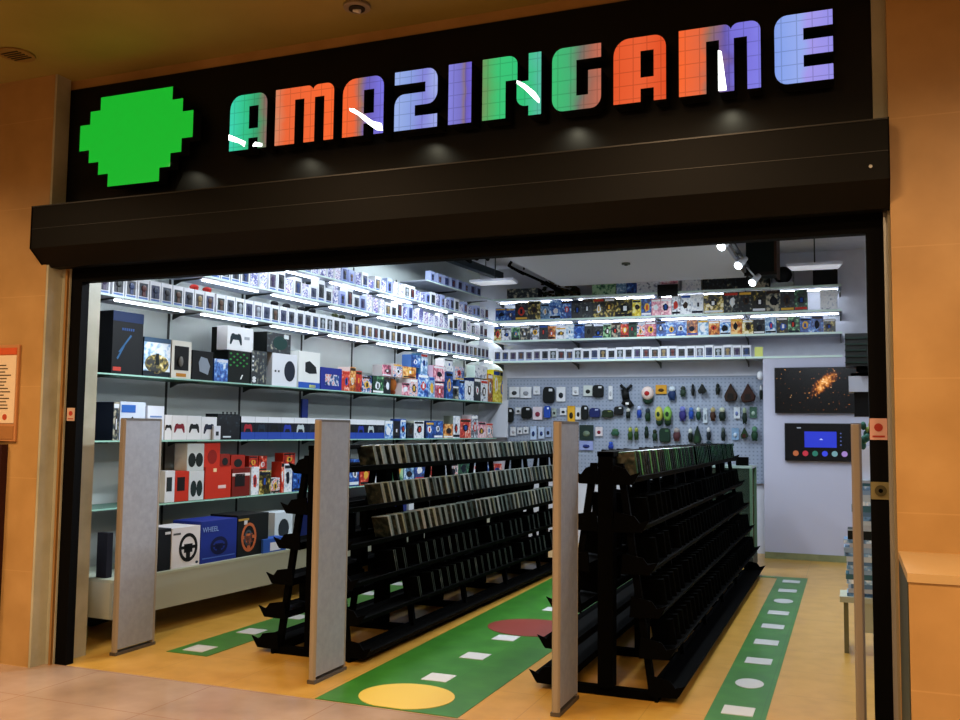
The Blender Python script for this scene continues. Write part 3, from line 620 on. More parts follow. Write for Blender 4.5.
# --- lower glass shelf: headset boxes
REDM = part_mat('#c4301a')
L4 = [(165, 175, 471, '#d8dde0', 'white box with dark headset beside the nearest gate', '#20282a'), (175, 189, 471, '#c4301a', 'red headset box, nearest on the lower glass shelf', '#1a0c0a'), (189, 204, 471, '#cfd6d6', 'lower white headset box under its twin', '#1a2a26'),
      (205, 231, 466, '#c4301a', 'largest red box in the middle of the lower shelf', '#a82814'), (232, 250, 468, '#701a10', 'dark red box with white band and black headset', '#141010')]
for a0, a1, yt, sd, lb, pc in L4:
    e, w, h = wall_item('headset_box', a0, a1, yt, Z4, lb, 'headset box', sd, None, .16, empty_parts=True)
    if 'largest' in lb: decal(rect(w*.5, h*.3, w*.8, h*.4), '#e8c8c0', e, 'lettering'); decal(rect(w*.3, h*.82, w*.42, h*.93), '#f0d0a0', e, 'symbol')
    elif 'lower white' in lb:
        for cx in (.3, .7): decal([(w*(cx+.2*math.cos(t)), h*(.4+.28*math.sin(t))) for t in [k*PI/7 for k in range(14)]], pc, e, 'headset_picture')
    else:
        decal(rect(w*.15, h*.35, w*.7, h*.8), pc, e, 'headset_picture')
        if 'dark red' in lb: decal(rect(0, h*.72, w, h*.82), '#f0e4e0', e, 'white_band')
for a0, a1, yt, yb, sd, lb, pc in ((187, 204, 443.5, 471, '#c8d2d0', 'upper white headset box with two black earcups', '#16201c'), (204, 220, 443, 467, '#c8301a', 'red box standing on the large red box', '#8c1c10'), (220, 230, 454, 467, '#8c2418', 'dark red box with a black earcup, above the large red one', '#1a1c1c'), (231, 245, 455, 469, '#a42818', 'red box with black headset stacked at the middle', '#151a18')):
    zb = wall_pt((a0+a1)/2, yb, AF-.03).z
    e, w, h = wall_item('headset_box', a0, a1, yt, zb, lb, 'headset box', sd, None, .14, empty_parts=True)
    if 'two' in lb:
        for cx in (.28, .72): decal([(w*(cx+.22*math.cos(t)), h*(.4+.26*math.sin(t))) for t in [k*PI/7 for k in range(14)]], pc, e, 'headset_picture')
    else: decal([(w*(.5+.3*math.cos(t)), h*(.42+.3*math.sin(t))) for t in [k*PI/7 for k in range(14)]], pc, e, 'headset_picture')
L4b = [(251, 259, 467, '#e2e4e6', 'white', 'white box with a small dark dot on lower glass shelf', 0), (259, 271, 471, '#d8c9a8', 'gold', 'box with cream and orange zigzag picture', 0), (271, 280, 478, '#dcd8dc', 'mixed', 'low white box with dark stripes', 0), (281, 284, 462, '#c43420', 'red', 'narrow tall red box', 0), (284, 292, 464, '#e4e6e8', 'white', 'white box with two dark dots beside the rack', 0), (293, 302, 472, '#24489c', 'blue', 'blue and white box next to the rack end', 0)]
for a0, a1, yt, sd, fr, lb, _ in L4b: wall_item('accessory_box', a0, a1, yt, Z4, lb, 'box', sd, ART[fr], .12)
for a0, a1, yt, yb, lb in ((249, 258, 456, 468, 'red top box behind the white dotted one'), (259, 267, 456, 471, 'second red top box over the zigzag one'), (283, 295, 453, 465, 'red top box nearest the rack end')):
    zb = wall_pt((a0+a1)/2, yb, AF-.06).z; wall_item('accessory_box', a0, a1, yt, zb, lb, 'box', '#b02c1c', ART['red'], .1, inset=.06)
k = 0
for px in range(349, 500, 11):
    c_ = ['blue', 'red', 'white', 'mixed', 'green', 'sky'][k % 6]; k += 1
    wall_item('accessory_box', px, px+10, 462+random.uniform(-3, 4), Z4, '%s box on the lower glass shelf seen through the rack gaps' % {'mixed': 'multicoloured', 'sky': 'pale blue'}.get(c_, c_), 'box', ['#2a4a9c', '#b8321e', '#d8dce2', '#8a8e98', '#3a7a54', '#9cbcd8'][(k-1) % 6], ART[c_], .12, group='boxes on the lower glass shelf behind the rack')
wall_item('blue_folder', 302, 308, 399, Z3+.14, 'small dark blue pack standing on the row of controller boxes', 'pack', '#16286c', None, .02, inset=.08)
# --- bench boxes
AI = AB
wall_item('accessory_box', 107, 113, 533, ZBn, 'black upright box at the near end of the bench', 'box', '#14121c', None, .1, a=AI, inset=.12)
e, w, h = wall_item('wheel_box', 158.5, 171, 529, ZBn, 'dark end box left of the white steering wheel box', 'box', '#0d1016', None, .25, a=AI, empty_parts=True)
decal(rect(w*.5, h*.86, w*.95, h*.92), '#c8ccd0', e, 'lettering')
def torus_decal(e, cx, cz, rx, rz, t, col, name='wheel_picture'):
    m = part_mat(col, .4); mb = MB(); n_ = 28
    for k in range(n_):
        a0_, a1_ = 2*PI*k/n_, 2*PI*(k+1)/n_
        P = [(cx+rx*math.cos(a0_), -.0015, cz+rz*math.sin(a0_)), (cx+rx*math.cos(a1_), -.0015, cz+rz*math.sin(a1_)), (cx+(rx-t)*math.cos(a1_), -.0015, cz+(rz-t)*math.sin(a1_)), (cx+(rx-t)*math.cos(a0_), -.0015, cz+(rz-t)*math.sin(a0_))]
        mb.quad(P, m)
    mb.box(cx-rx*.45, cx+rx*.45, -.0015, 0, cz-rz*.35, cz+rz*.25, m); mb.box(cx-rx+t/2, cx+rx-t/2, -.0015, 0, cz-rz*.1, cz+rz*.12, m); mb.box(cx-t*.8, cx+t*.8, -.0015, 0, cz-rz+t/2, cz, m)
    return mb.build(name, e)
e, w, h = wall_item('wheel_box', 171.5, 200, 527, ZBn, 'white box with a black steering wheel picture on the bench', 'box', '#d8d6d8', None, .28, a=AI, empty_parts=True)
torus_decal(e, w*.58, h*.48, w*.33, h*.36, w*.09, '#0c0f10'); decal(rect(w*.05, h*.82, w*.3, h*.87), '#505458', e, 'lettering'); decal([(w*(.9+.05*math.cos(t)), h*(.08+.035*math.sin(t))) for t in [k*PI/6 for k in range(12)]], '#20364c', e, 'badge')
e, w, h = wall_item('wheel_box', 200.5, 236.5, 520, ZBn, 'deep blue box printed with the word WHEEL', 'box', '#1b2f86', None, .3, a=AI, empty_parts=True)
def text(body, size, mcol, parent, loc, name='lettering', rot=(PI/2, 0, 0), ext=.001):
    cu = bpy.data.curves.new(name, 'FONT'); cu.body = body; cu.size = size; cu.extrude = ext
    t = bpy.data.objects.new('t', cu); me = bpy.data.meshes.new_from_object(t); bpy.data.objects.remove(t)
    me.materials.clear(); me.materials.append(mcol)
    o = bpy.data.objects.new(name, me); COL.objects.link(o); o.parent = parent; o.location = loc; o.rotation_euler = rot; return o
text('WHEEL', h*.17, part_mat('#7d9ad0'), e, (w*.04, -.002, h*.74)); text('RACING', h*.08, part_mat('#5068a8'), e, (w*.06, -.002, h*.88)) if False else None
torus_decal(e, w*.5, h*.38, w*.24, h*.22, w*.07, '#0c1440'); decal(rect(w*.05, h*.1, w*.95, h*.125), '#4a68b8', e, 'stripe')
e, w, h = wall_item('wheel_box', 237, 268, 514, ZBn, 'black box with an orange rimmed wheel picture on the bench', 'box', '#0c1112', None, .3, a=AI, empty_parts=True)
torus_decal(e, w*.36, h*.45, w*.24, h*.35, w*.06, '#b8623a', 'orange_wheel'); torus_decal(e, w*.34, h*.43, w*.13, h*.2, w*.05, '#3c464e', 'inner_wheel'); decal(rect(w*.02, h*.86, w*.35, h*.91), '#a88a3c', e, 'stripe'); decal(rect(w*.2, h*.76, w*.3, h*.86), '#c8ccd0', e, 'badge')
e, w, h = wall_item('accessory_box', 274, 292, 512, ZBn, 'white box with rounded dark picture, farthest visible on the bench', 'box', '#c0ccd4', None, .2, a=AI, inset=.2, empty_parts=True)
decal([(w*(.5+.3*math.cos(t)), h*(.5+.3*math.sin(t))) for t in [k*PI/7 for k in range(14)]], '#20282e', e, 'picture')
e, w, h = wall_item('accessory_box', 263, 286, 538, ZBn, 'low blue box with a white label, front of the bench', 'box', '#2a54a8', None, .12, a=AI, inset=.01, empty_parts=True)
decal(rect(w*.3, h*.1, w*.75, h*.7), '#d8dfe8', e, 'white_label')
for k in range(12):
    c_ = ['#1c2a6c', '#d0d4da', '#141414', '#9c2a1c'][k % 4]
    y0 = 7.9+.36*k
    o = MB().box(0, .3, 0, .22, 0, random.uniform(.25, .38), part_mat(c_)).build('wheel_box', None, wl(AB-.15, y0, ZBn+.0005), ANG)
    tag(o, '%s box on the bench hidden behind the left game rack' % {'#1c2a6c': 'navy', '#d0d4da': 'white', '#141414': 'black', '#9c2a1c': 'red'}[c_], 'box', 'bench boxes behind the rack')

# ------------------------------------------------------------------ boxed figures in rows
WIN = varied('figure_window', ['#1a2230', '#2c3444', '#4a4a50', '#1c1c2c', '#3c4656', '#565460', '#243030', '#3c4260'])
FIG = varied('figure_colour', ['#101216', '#5c2420', '#1c3468', '#8c7850', '#141c18', '#1a1c24', '#34244c', '#98a0a8', '#5a4030', '#24304c'])
BOXW = mat('figure_card', '#e2e5ea', .5)
def fig_mesh(w, h, d, body=BOXW, win=WIN, fig=FIG):
    mb = MB(); mb.box(0, w, 0, d, 0, h, body)
    mb.box(w*.14, w*.88, -.0015, 0, h*.16, h*.80, win)
    mb.ell((w*.52, -.004, h*.56), (w*.24, .004, h*.16), fig, 8, 6); mb.box(w*.38, w*.66, -.006, -.0015, h*.18, h*.40, fig)
    mb.box(w*.1, w*.9, -.0012, 0, h*.04, h*.12, part_mat('#5f7fb8'))
    return mb
proto = {}
def put_fig(kind, loc, rz, label, group, cat='figure box', name='figure_box', sc=(1, 1, 1)):
    if kind not in proto:
        w, h, d, bd, wn, fg = KIND[kind]
        o = fig_mesh(w, h, d, bd, wn, fg).build(name, None, loc, rz) if fg else MB().box(0, w, 0, d, 0, h, bd, front=wn).build(name, None, loc, rz)
        proto[kind] = o
    else:
        o = proto[kind].copy(); COL.objects.link(o); o.location = loc; o.rotation_euler.z = rz; o.name = name
    o.scale = sc; tag(o, label, cat, group); return o
VIOL = varied('figure_violet', ['#8a7cb8', '#c8b0d0', '#5c6cb0', '#e0c8a0', '#b890a8', '#d8d088'])
BUSY = art('print_busy', [(0, '#3c3c6c'), (.35, '#7c80b8'), (.47, '#dfe2ee'), (.6, '#eef0f6'), (.72, '#c49cb4'), (.85, '#5a68a8')], 55)
KIND = {'white': (.115, .165, .09, BOXW, WIN, FIG), 'small': (.10, .12, .07, BOXW, BUSY, None), 'pastel': (.10, .15, .07, BOXW, BUSY, None), 'bluefig': (.10, .16, .07, part_mat('#a8b4dc'), varied('figure_blue', ['#39457c', '#5a68b0', '#2c3664', '#8c98cc']), FIG)}
y = 5.33; k = 0
while y < 12.09:
    put_fig('white', wl(AF-.02, y, 2.5405), ANG, 'small white figure window box in the lowest figure row of the left wall', 'figure boxes in the lowest row of left wall'); y += .125 if k % 9 else .14; k += 1
y = 6.4; k = 0
while y < 12.09:
    kd = random.choice(['white', 'pastel', 'pastel', 'white', 'bluefig']); s = random.uniform(.85, 1.3)
    put_fig(kd, wl(AF-.02, y, 2.8405), ANG, 'pale window box of mixed size in the middle figure row of the left wall', 'figure boxes in the middle row of left wall', sc=(1, 1, s)); y += .13; k += 1
y = 7.6
while y < 12.09:
    kd = random.choice(['pastel', 'bluefig', 'white', 'small']); s = random.uniform(.8, 1.1)
    put_fig(kd, wl(AF-.02, y, 3.1005), ANG, 'pale narrow figure box in the upper row of the left wall under the ceiling', 'figure boxes in the upper row of left wall', sc=(1, 1, s)); y += .13
for k in range(8): put_fig('bluefig', wl(AF-.03, 10.45+.19*k, 3.3905), ANG, 'grey-blue figure box on the short top shelf in the far left corner', 'figure boxes on the short top corner shelf', sc=(1.2, 1, .85))
# odd small toppers over the lowest row
for px, c_ in ((193, '#c03028'), (206, '#c03028'), (274, '#15181c'), (286, '#15181c'), (301, '#15181c'), (312, '#15181c'), (335, '#3c4424'), (342, '#2a3424')):
    d = ray(px, 320); t_ = (AF-.06)/(d.x-SK*d.y); yy = d.y*t_
    q = wl(AF-.06, yy, 2.5405+.1655)
    o = MB().ell((0, 0, .025), (.04, .04, .025), part_mat(c_), 10, 6).box(-.02, .02, -.03, .03, 0, .012, part_mat(c_)).build('mini_figure', None, q, ANG)
    tag(o, {'#c03028': 'tiny red figure lying on the white figure boxes of left wall', '#15181c': 'tiny black figure standing on the white figure boxes of left wall'}.get(c_, 'tiny olive figure standing on the white figure boxes of left wall'), 'figure', 'tiny figures on the lowest figure row')
# back wall rows
x = -4.68; k = 0
KIND['round'] = (.11, .15, .09, part_mat('#dfe2ea'), WIN, FIG)
while x < -1.27:
    put_fig('round', (x, YB+.015, 2.5205), 0, 'small white figure box in the lowest row of the back wall', 'figure boxes in lowest row of back wall', sc=(1, 1, random.uniform(.95, 1.08))); x += .117; k += 1
o = put_fig('small', (-1.13, YB+.015, 2.5205), 0, 'small yellow-green box ending the lowest row of the back wall', None); o.data = o.data.copy(); o.data.materials[0] = part_mat('#d0d878')
seqb = ['gold', 'white', 'green', 'dark', 'white', 'dark', 'orange', 'white', 'sky', 'blue', 'dark', 'dark', 'green', 'dark', 'red', 'green', 'mixed', 'pink', 'blue', 'blue', 'blue', 'orange', 'sky', 'orange', 'blue', 'orange', 'gold', 'dark', 'sky', 'gold', 'green', 'blue', 'blue', 'gold', 'yellow']
NM = {'gold': 'black and gold', 'mixed': 'multicoloured', 'sky': 'pale blue'}
x = -4.68; k = 0
cols_b = {'gold': '#2a2818', 'white': '#dfe2e6', 'green': '#143020', 'dark': '#12161a', 'orange': '#b87838', 'sky': '#8cb0d0', 'blue': '#28509c', 'red': '#7c1c18', 'mixed': '#606878', 'pink': '#e0b0b0', 'yellow': '#d8d830'}
for k, c_ in enumerate(seqb):
    w = random.choice([.11, .13, .15]) if k < 20 else .14
    if x + w > -.10: break
    h = random.choice([.16, .18, .20, .2])
    o = picture(MB().box(0, w-.004, 0, .09, 0, h, part_mat(cols_b[c_]), front=ART[c_]), w-.004, h).build('game_box', None, (x, YB+.015, 2.8105)); tag(o, '%s game box in the third row of the back wall' % NM.get(c_, c_), 'box', 'game boxes in third row of back wall, %s' % c_)
    x += w
while x < -.23:
    c_ = ['gold', 'blue', 'yellow'][k % 3]; k += 1
    o = picture(MB().box(0, .136, 0, .09, 0, .18, part_mat(cols_b[c_]), front=ART[c_]), .136, .18).build('game_box', None, (x, YB+.015, 2.8105)); tag(o, '%s game box in the third row of the back wall' % NM.get(c_, c_), 'box', 'game boxes in third row of back wall, %s' % c_); x += .14
seqa = [('blue', .16, .18), ('blue', .14, .17), ('dark', .19, .25), ('gold', .19, .26), ('sky', .13, .22), ('blue', .17, .26), ('blue', .15, .25), ('dark', .16, .25), ('dark', .15, .26), ('gold', .16, .26), ('gold', .15, .26), ('gold', .24, .24), ('yellow', .12, .22), ('blue', .14, .24), ('pink', .13, .22), ('pink', .14, .22), ('white', .12, .26), ('white', .14, .26), ('white', .16, .26), ('gold', .26, .25), ('dark', .19, .27), ('dark', .17, .27), ('gold', .17, .27), ('dark', .18, .27), ('dark', .17, .25), ('green', .16, .26), ('gold', .18, .27), ('blue', .16, .25), ('dark', .17, .27)]
x = -4.66
for k, (c_, w, h) in enumerate(seqa):
    if x+w > -.35: break
    rt = part_mat(cols_b[c_])
    o = picture(MB().box(0, w-.006, 0, .11, 0, h, rt, front=ART[c_]), w-.006, h).build('collectible_box', None, (x, YB+.015, 3.0905)); tag(o, '%s collectible box in the second row of the back wall' % NM.get(c_, c_), 'box', 'collectible boxes in second row of back wall, %s' % c_); x += w*.985
o = MB().box(0, .2, 0, .1, 0, .25, part_mat('#dcdce4'), front=ART['white']).build('collectible_box', None, (-.34, YB+.015, 3.0905)); tag(o, 'plain white box ending the second row of the back wall', 'box')
# top row of the back wall
TOP = [(-3.27, -2.94, .17, '#16302c', 'green', 'dark green box lying flat'), (-2.93, -2.80, .19, '#8ca4c0', 'sky', 'pale blue box'), (-2.79, -2.66, .15, '#2434a0', 'blue', 'blue box with bright letters'), (-2.65, -2.35, .2, '#e2e4ea', 'white', 'white box beside the black case'),
       (-2.34, -2.1, .22, '#e6e4ea', 'pink', 'white box behind the black case'), (-2.05, -1.8, .2, '#e8e8ec', 'white', 'white box right of the black case'), (-1.78, -1.5, .19, '#16224a', 'dark', 'navy box under the ceiling board'), (-1.49, -1.2, .19, '#0e1826', 'dark', 'black-blue box near the track lights'), (-1.19, -.95, .2, '#0d1114', 'dark', 'black box beneath the last spotlight')]
for x0, x1, h, sd, fr, lb in TOP:
    if h > .1:
        o = MB().box(0, x1-x0, 0, .2, 0, min(h, .19), part_mat(sd), front=ART[fr]).build('storage_box', None, (x0, YB+.06, 3.4005)); tag(o, lb + ' on the top back shelf', 'box')
e = empty('black_case', (-2.36, YB+.012, 3.395), 'small black case hanging over the front of the top back shelf', 'case')
MB().box(0, .27, -.03, -.014, -.06, .1, part_mat('#08080a')).build('body', e, bevel=.004); MB().tube((.05, -.02, .1), (.22, -.02, .1), .008, part_mat('#c8a0b0')).build('handle', e)
e = empty('helmet_box', (-.92, YB+.05, 3.4005), 'white open box with a round black helmet on the top back shelf', 'box')
MB().box(0, .27, 0, .2, 0, .06, part_mat('#a8b4b0')).build('tray', e); MB().ell((.135, .1, .17), (.115, .1, .11), part_mat('#0c1012')).build('helmet', e)
MB().box(0, .012, .0, .2, .06, .26, CLEAR).box(.258, .27, 0, .2, .06, .26, CLEAR).build('clear_cover', e)
o = MB().box(0, .29, 0, .2, 0, .19, part_mat('#060607')).tube((.26, 0, .19), (.28, .02, .215), .01, part_mat('#060607')).build('black_speaker', None, (-.42, YB+.04, 3.4005)); tag(o, 'plain black box under the right hanging light on the top back shelf', 'speaker')
o = MB().box(0, .46, 0, .2, 0, .14, part_mat('#060c28'), front=ART['dark']).build('storage_box', None, (-4.50, YB+.04, 3.4005)); tag(o, 'deep blue wide box on the top back shelf under the left hanging light', 'box')
# camouflage netting heap and toy gun above the far left corner
t = empty('camouflage_plant', (-4.03, YB+.03, 3.4005), 'olive and brown artificial foliage heap on the top back shelf', 'decoration')
mb = MB()
for k in range(110):
    u = random.random(); cx = u*.55; hh = .42*(1-.8*u)+.03
    mb.ell((cx, .1+random.uniform(-.06, .06), random.uniform(.02, hh)), (.035, .03, .02), random.choice([part_mat('#4a3a18'), part_mat('#1c2412'), part_mat('#2a1408'), part_mat('#0c0c08')]), 6, 4, .3)
mb.build('foliage', t)
tg = empty('toy_rifle', (-4.05, 11.7, 3.5), 'black toy rifle hanging diagonally at the left edge of the ceiling board', 'toy gun')
mb = MB(); mb.tube((-.18, 0, .24), (.44, .0, -.06), .018, RACKB).tube((.3, 0, .01), (.56, .0, -.14), .03, RACKB); mb.build('barrel', tg)
mb = MB(); mb.tube((-.15, 0, .36), (.02, 0, .34), .012, RACKB).tube((.02, 0, .34), (.0, 0, .2), .012, RACKB).tube((-.15, 0, .36), (-.22, 0, .26), .02, RACKB).tube((-.22, 0, .27), (.0, 0, .14), .02, RACKB); mb.build('stock', tg)
MB().tube((.0, 0, .35), (.0, 0, .4), .003, RACKB).build('wire', tg)

# ------------------------------------------------------------------ ceiling fixtures in the store
def hang_light(x0, x1, Y, z, label):
    e = empty('hanging_light', ((x0+x1)/2, Y, z), label, 'ceiling light'); w = (x1-x0)/2
    mb = MB(); P = [(-w, -.0), (w, -.0), (w*.86, .30), (-w*.86, .30)]
    mb.prism([(a, b) for a, b in P], .0, .03, mat('fixture_white', '#d4d8e4', .4), axis='Z').build('housing', e)
    MB().prism([(a*.95, b*.96+.006) for a, b in P], -.006, 0, LEDPANEL, axis='Z').build('diffuser', e)
    MB().tube((0, .15, .03), (0, .15, 3.9-z), .008, DARKT).build('rod', e)
hang_light(-.66, -.06, 11.0, 3.44, 'white hanging light panel at the right above the back shelves')
hang_light(-4.55, -3.95, 11.0, 3.45, 'white hanging light panel at the left corner above the back shelves')
tr = empty('track_light', (-1.10, 9.9, 3.5), 'ceiling track carrying three bright white spotlights', 'track light')
MB().box(-.02, .02, -1.9, 1.3, -.03, 0, part_mat('#202428')).build('track', tr)
for k, (px, py, zz) in enumerate(((721, 247, 3.33), (738, 266, 3.33), (752, 283, 3.27))):
    d = ray(px, py); t_ = (zz-CAMH)/d.z; p = Vector((0, 0, CAMH)) + d*t_
    q = p - Vector((-1.10, 9.9, 3.5))
    aim = Vector((-.35, -.55, -.5)).normalized()
    mb = MB(); mb.tube(q-aim*.01, q-aim*.16, .045, part_mat('#b8bcc0'), 14, .03).build('spotlight', tr)
    MB().tube(q, q+aim*.004, .04, mat('spot_lens', '#ffffff', em='#f4fbff', es=14), 16).build('lens', tr)
    MB().tube(q-aim*.1, (0, q.y-aim.y*.1, -.03), .01, part_mat('#c8ccd0')).build('arm', tr)
dk = empty('duct_frame', (-.93, 11.3, 3.9), 'dark metal duct frame hanging beside the ceiling board', 'duct')
MB().box(-.2, .12, 0, .5, -.46, -.02, mat('duct_dark', '#0a1210', .6, spec=.1)).build('duct_body', dk)
mb = MB().box(.12, .15, -.02, .52, -.48, 0, part_mat('#3a2418')).box(-.22, .15, -.02, 0, -.50, -.46, part_mat('#1a1410')); mb.build('frame', dk)
ct = empty('cable_tray', (-4.95, 8.0, 3.7), 'dark blue-grey cable duct running under the ceiling near the left wall', 'cable duct')
MB().prism([(-.05, .0), (.05, .0), (.05, .1), (-.05, .1)], 0, 4.4, mat('tray_blue', '#23343e', .5), axis='Y').build('duct_body', ct, None, -.07*0+math.atan(-SK))
for yy in (.5, 2.2, 3.9): MB().tube((yy*SK, yy, .1), (yy*SK, yy, .2), .006, DARKT).build('hanger', ct)
cb = empty('cable_bundle', (-4.55, 10.4, 3.62), 'tangle of black cables above the far left hanging light', 'cables')
mb = MB()
for k in range(9):
    p = Vector((0, 0, .15)); 
    for j in range(7):
        q = Vector((.13*(j+1), random.uniform(-.25, .35), .1+random.uniform(-.08, .14))); mb.tube(p, q, .022, RACKB, 6); p = q
mb.build('cables', cb)
for px, py, lb in ((626, 263, 'small dark ceiling hook on the grey ceiling board'),):
    d = ray(px, py); t_ = (3.5-CAMH)/d.z; p = Vector((0, 0, CAMH))+d*t_
    o = MB().tube((0, 0, 0), (0, 0, -.02), .05, part_mat('#5a6460'), 14).tube((0, 0, -.02), (0, 0, -.03), .02, part_mat('#101010'), 10).build('smoke_detector', None, (p.x, p.y, 3.5)); tag(o, lb, 'detector')

# ------------------------------------------------------------------ game racks
TZ = [1.262, .985, .745, .50, .27, .06]; TO = [.17, .225, .275, .325, .38, .43]
def rack(cx, y0, y1, label, slats):
    r = empty('game_rack', (cx, y0, 0), label, 'display rack'); L_ = y1-y0
    n_ = 5
    for i in range(n_+1):
        y = L_*i/n_; y = min(max(y, .05), L_-.05)
        MB().box(-.045, .045, y-.05, y+.05, .05, 1.42, RACKB).build('upright', r)
        MB().box(-.31, .31, y-.03, y+.03, 0, .05, RACKB).build('foot', r)
        for s in (-1, 1):
            MB().prism([(s*.29, .05), (s*.25, .05), (s*.06, 1.36), (s*.1, 1.36)], y-.02, y+.02, RACKB).build('strut', r)
    for s in (-1, 1):
        for z, o_ in zip(TZ, TO):
            inn = max(o_-.17, .05)
            MB().prism([(s*inn, z-.022), (s*o_, z-.014), (s*(o_+.022), z+.022), (s*(o_+.018), z+.026), (s*(o_-.005), z), (s*inn, z-.01)], 0, L_, RACKB).build('tray', r)
            MB().prism([(s*inn, z-.03), (s*(inn+.006), z-.03), (s*(inn-.0), z+.02), (s*(inn-.006), z+.02)], 0, L_, RACKB).build('back_rail', r)
            for yy in (0, L_-.008):
                MB().prism([(s*(inn-.01), z-.03), (s*(o_-.01), z-.025), (s*(o_+.04), z+.05), (s*(o_-.02), z+.03), (s*(o_-.05), z+.07), (s*(inn), z+.09)], yy-.002, yy+.01, RACKB).build('tray_end', r)
    for s in (-1, 1): MB().box(s*.30-.01, s*.30+.01, 0, L_, 0, .03, RACKB).build('base_rail', r)
    MB().box(-.05, .05, 0, L_, 1.40, 1.43, RACKB).build('top_rail', r)
    return r
rack(-3.43, 5.55, 10.75, 'long black two-sided rack of game cases left of the middle aisle', 0)
rack(-1.37, 5.47, 10.75, 'long black two-sided rack of game cases beside the right aisle', 0)
CEDGE = varied('case_edge', ['#9aa6a0', '#7c8a84', '#b4b8b0', '#4a5a50', '#8c9088', '#606c68', '#a09c7c', '#3c4644', '#b0a898'], .3)
CFACE = art('case_cover', [(0, '#080a0a'), (.35, '#1c2422'), (.5, '#36403a'), (.65, '#403e34'), (.85, '#5c5e54')], 30)
CEDGE2 = varied('case_edge_green', ['#3a7c4c', '#2c6a3c', '#58a064', '#1c3424', '#141c18', '#2c5a38', '#101412'], .3)
def case_mesh(edge):
    mb = MB(); mb.box(0, .135, 0, .014, 0, .155, CFACE)
    mb.box(.132, .137, -.001, .003, 0, .155, edge); mb.box(.132, .137, .011, .0145, 0, .155, edge); mb.box(0, .135, -.001, .015, .152, .157, edge); return mb
pc = case_mesh(CEDGE).build('game_case'); pc2 = case_mesh(CEDGE2).build('game_case')
used = {'a': 0, 'b': 0}
def put_case(kind, x, y, z, tilt, side, label, group):
    src = pc if kind == 'a' else pc2
    if used[kind] == 0: o = src
    else: o = src.copy(); COL.objects.link(o)
    used[kind] = 1
    o.location = (x, y, z); o.rotation_euler = (tilt, -.10*side, 0 if side > 0 else PI)
    if side < 0: o.rotation_euler = (-tilt, -.10, PI)
    tag(o, label, 'game case', group); return o
ord_ = ['top', 'second', 'third', 'fourth']
for r in range(3):
    y = 6.15 + .03*r; k = 0
    while y < 10.6:
        for j in range(random.choice([2, 3, 3, 3]) if r < 2 else 2):
            put_case('a', -3.43+TO[r]-.14, y, TZ[r]+.004, .28+random.uniform(-.03, .03), 1, 'game case tilted in the %s tier on the aisle side of the left rack' % ord_[r], 'game cases, %s tier of left rack, aisle side' % ord_[r])
            y += .024
        y += .065
y = 5.62
while y < 7.9:
    for j in range(1):
        put_case('b', -1.37+TO[0]-.14, y, TZ[0]+.004, .20+random.uniform(-.04, .04), 1, 'game case with greenish rim in the top tier of the right rack', 'game cases, top tier of right rack'); y += .024
    y += .05
# the remaining cases, dark and crowded in the lower tiers
mb = MB()
def loose(cx, side, tiers, y0, step, edge):
    for r in tiers:
        y = y0
        while y < 10.6:
            if random.random() > .15:
                for j in range(2):
                    M = Matrix.Translation((cx+side*(TO[r]-.14), y, TZ[r]+.004)) @ (Matrix.Identity(4) if side > 0 else Matrix.Scale(-1, 4, (1, 0, 0))) @ Matrix.Rotation(.2, 4, 'X') @ Matrix.Rotation(-.1, 4, 'Y')
                    mb.box(0, .135, 0, .014, 0, .155, DCASE, M=M); mb.box(.134, .137, -.001, .005, 0, .155, edge, M=M); y += .025
            y += step
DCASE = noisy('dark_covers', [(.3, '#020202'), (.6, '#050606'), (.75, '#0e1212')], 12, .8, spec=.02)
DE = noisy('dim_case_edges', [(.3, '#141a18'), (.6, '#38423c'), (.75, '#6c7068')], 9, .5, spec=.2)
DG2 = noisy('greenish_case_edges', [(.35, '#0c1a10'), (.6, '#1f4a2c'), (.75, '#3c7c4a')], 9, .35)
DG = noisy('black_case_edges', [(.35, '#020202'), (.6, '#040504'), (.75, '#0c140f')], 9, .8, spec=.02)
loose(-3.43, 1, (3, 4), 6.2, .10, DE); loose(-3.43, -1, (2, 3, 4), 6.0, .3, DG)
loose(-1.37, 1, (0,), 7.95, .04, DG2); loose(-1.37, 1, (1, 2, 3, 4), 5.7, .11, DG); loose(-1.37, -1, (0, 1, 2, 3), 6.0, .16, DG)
o = mb.build('game_cases_lower_tiers'); o.name = 'game_cases'; tag(o, 'remaining crowd of dark game cases filling the lower tiers of both racks', 'game cases', kind='stuff')

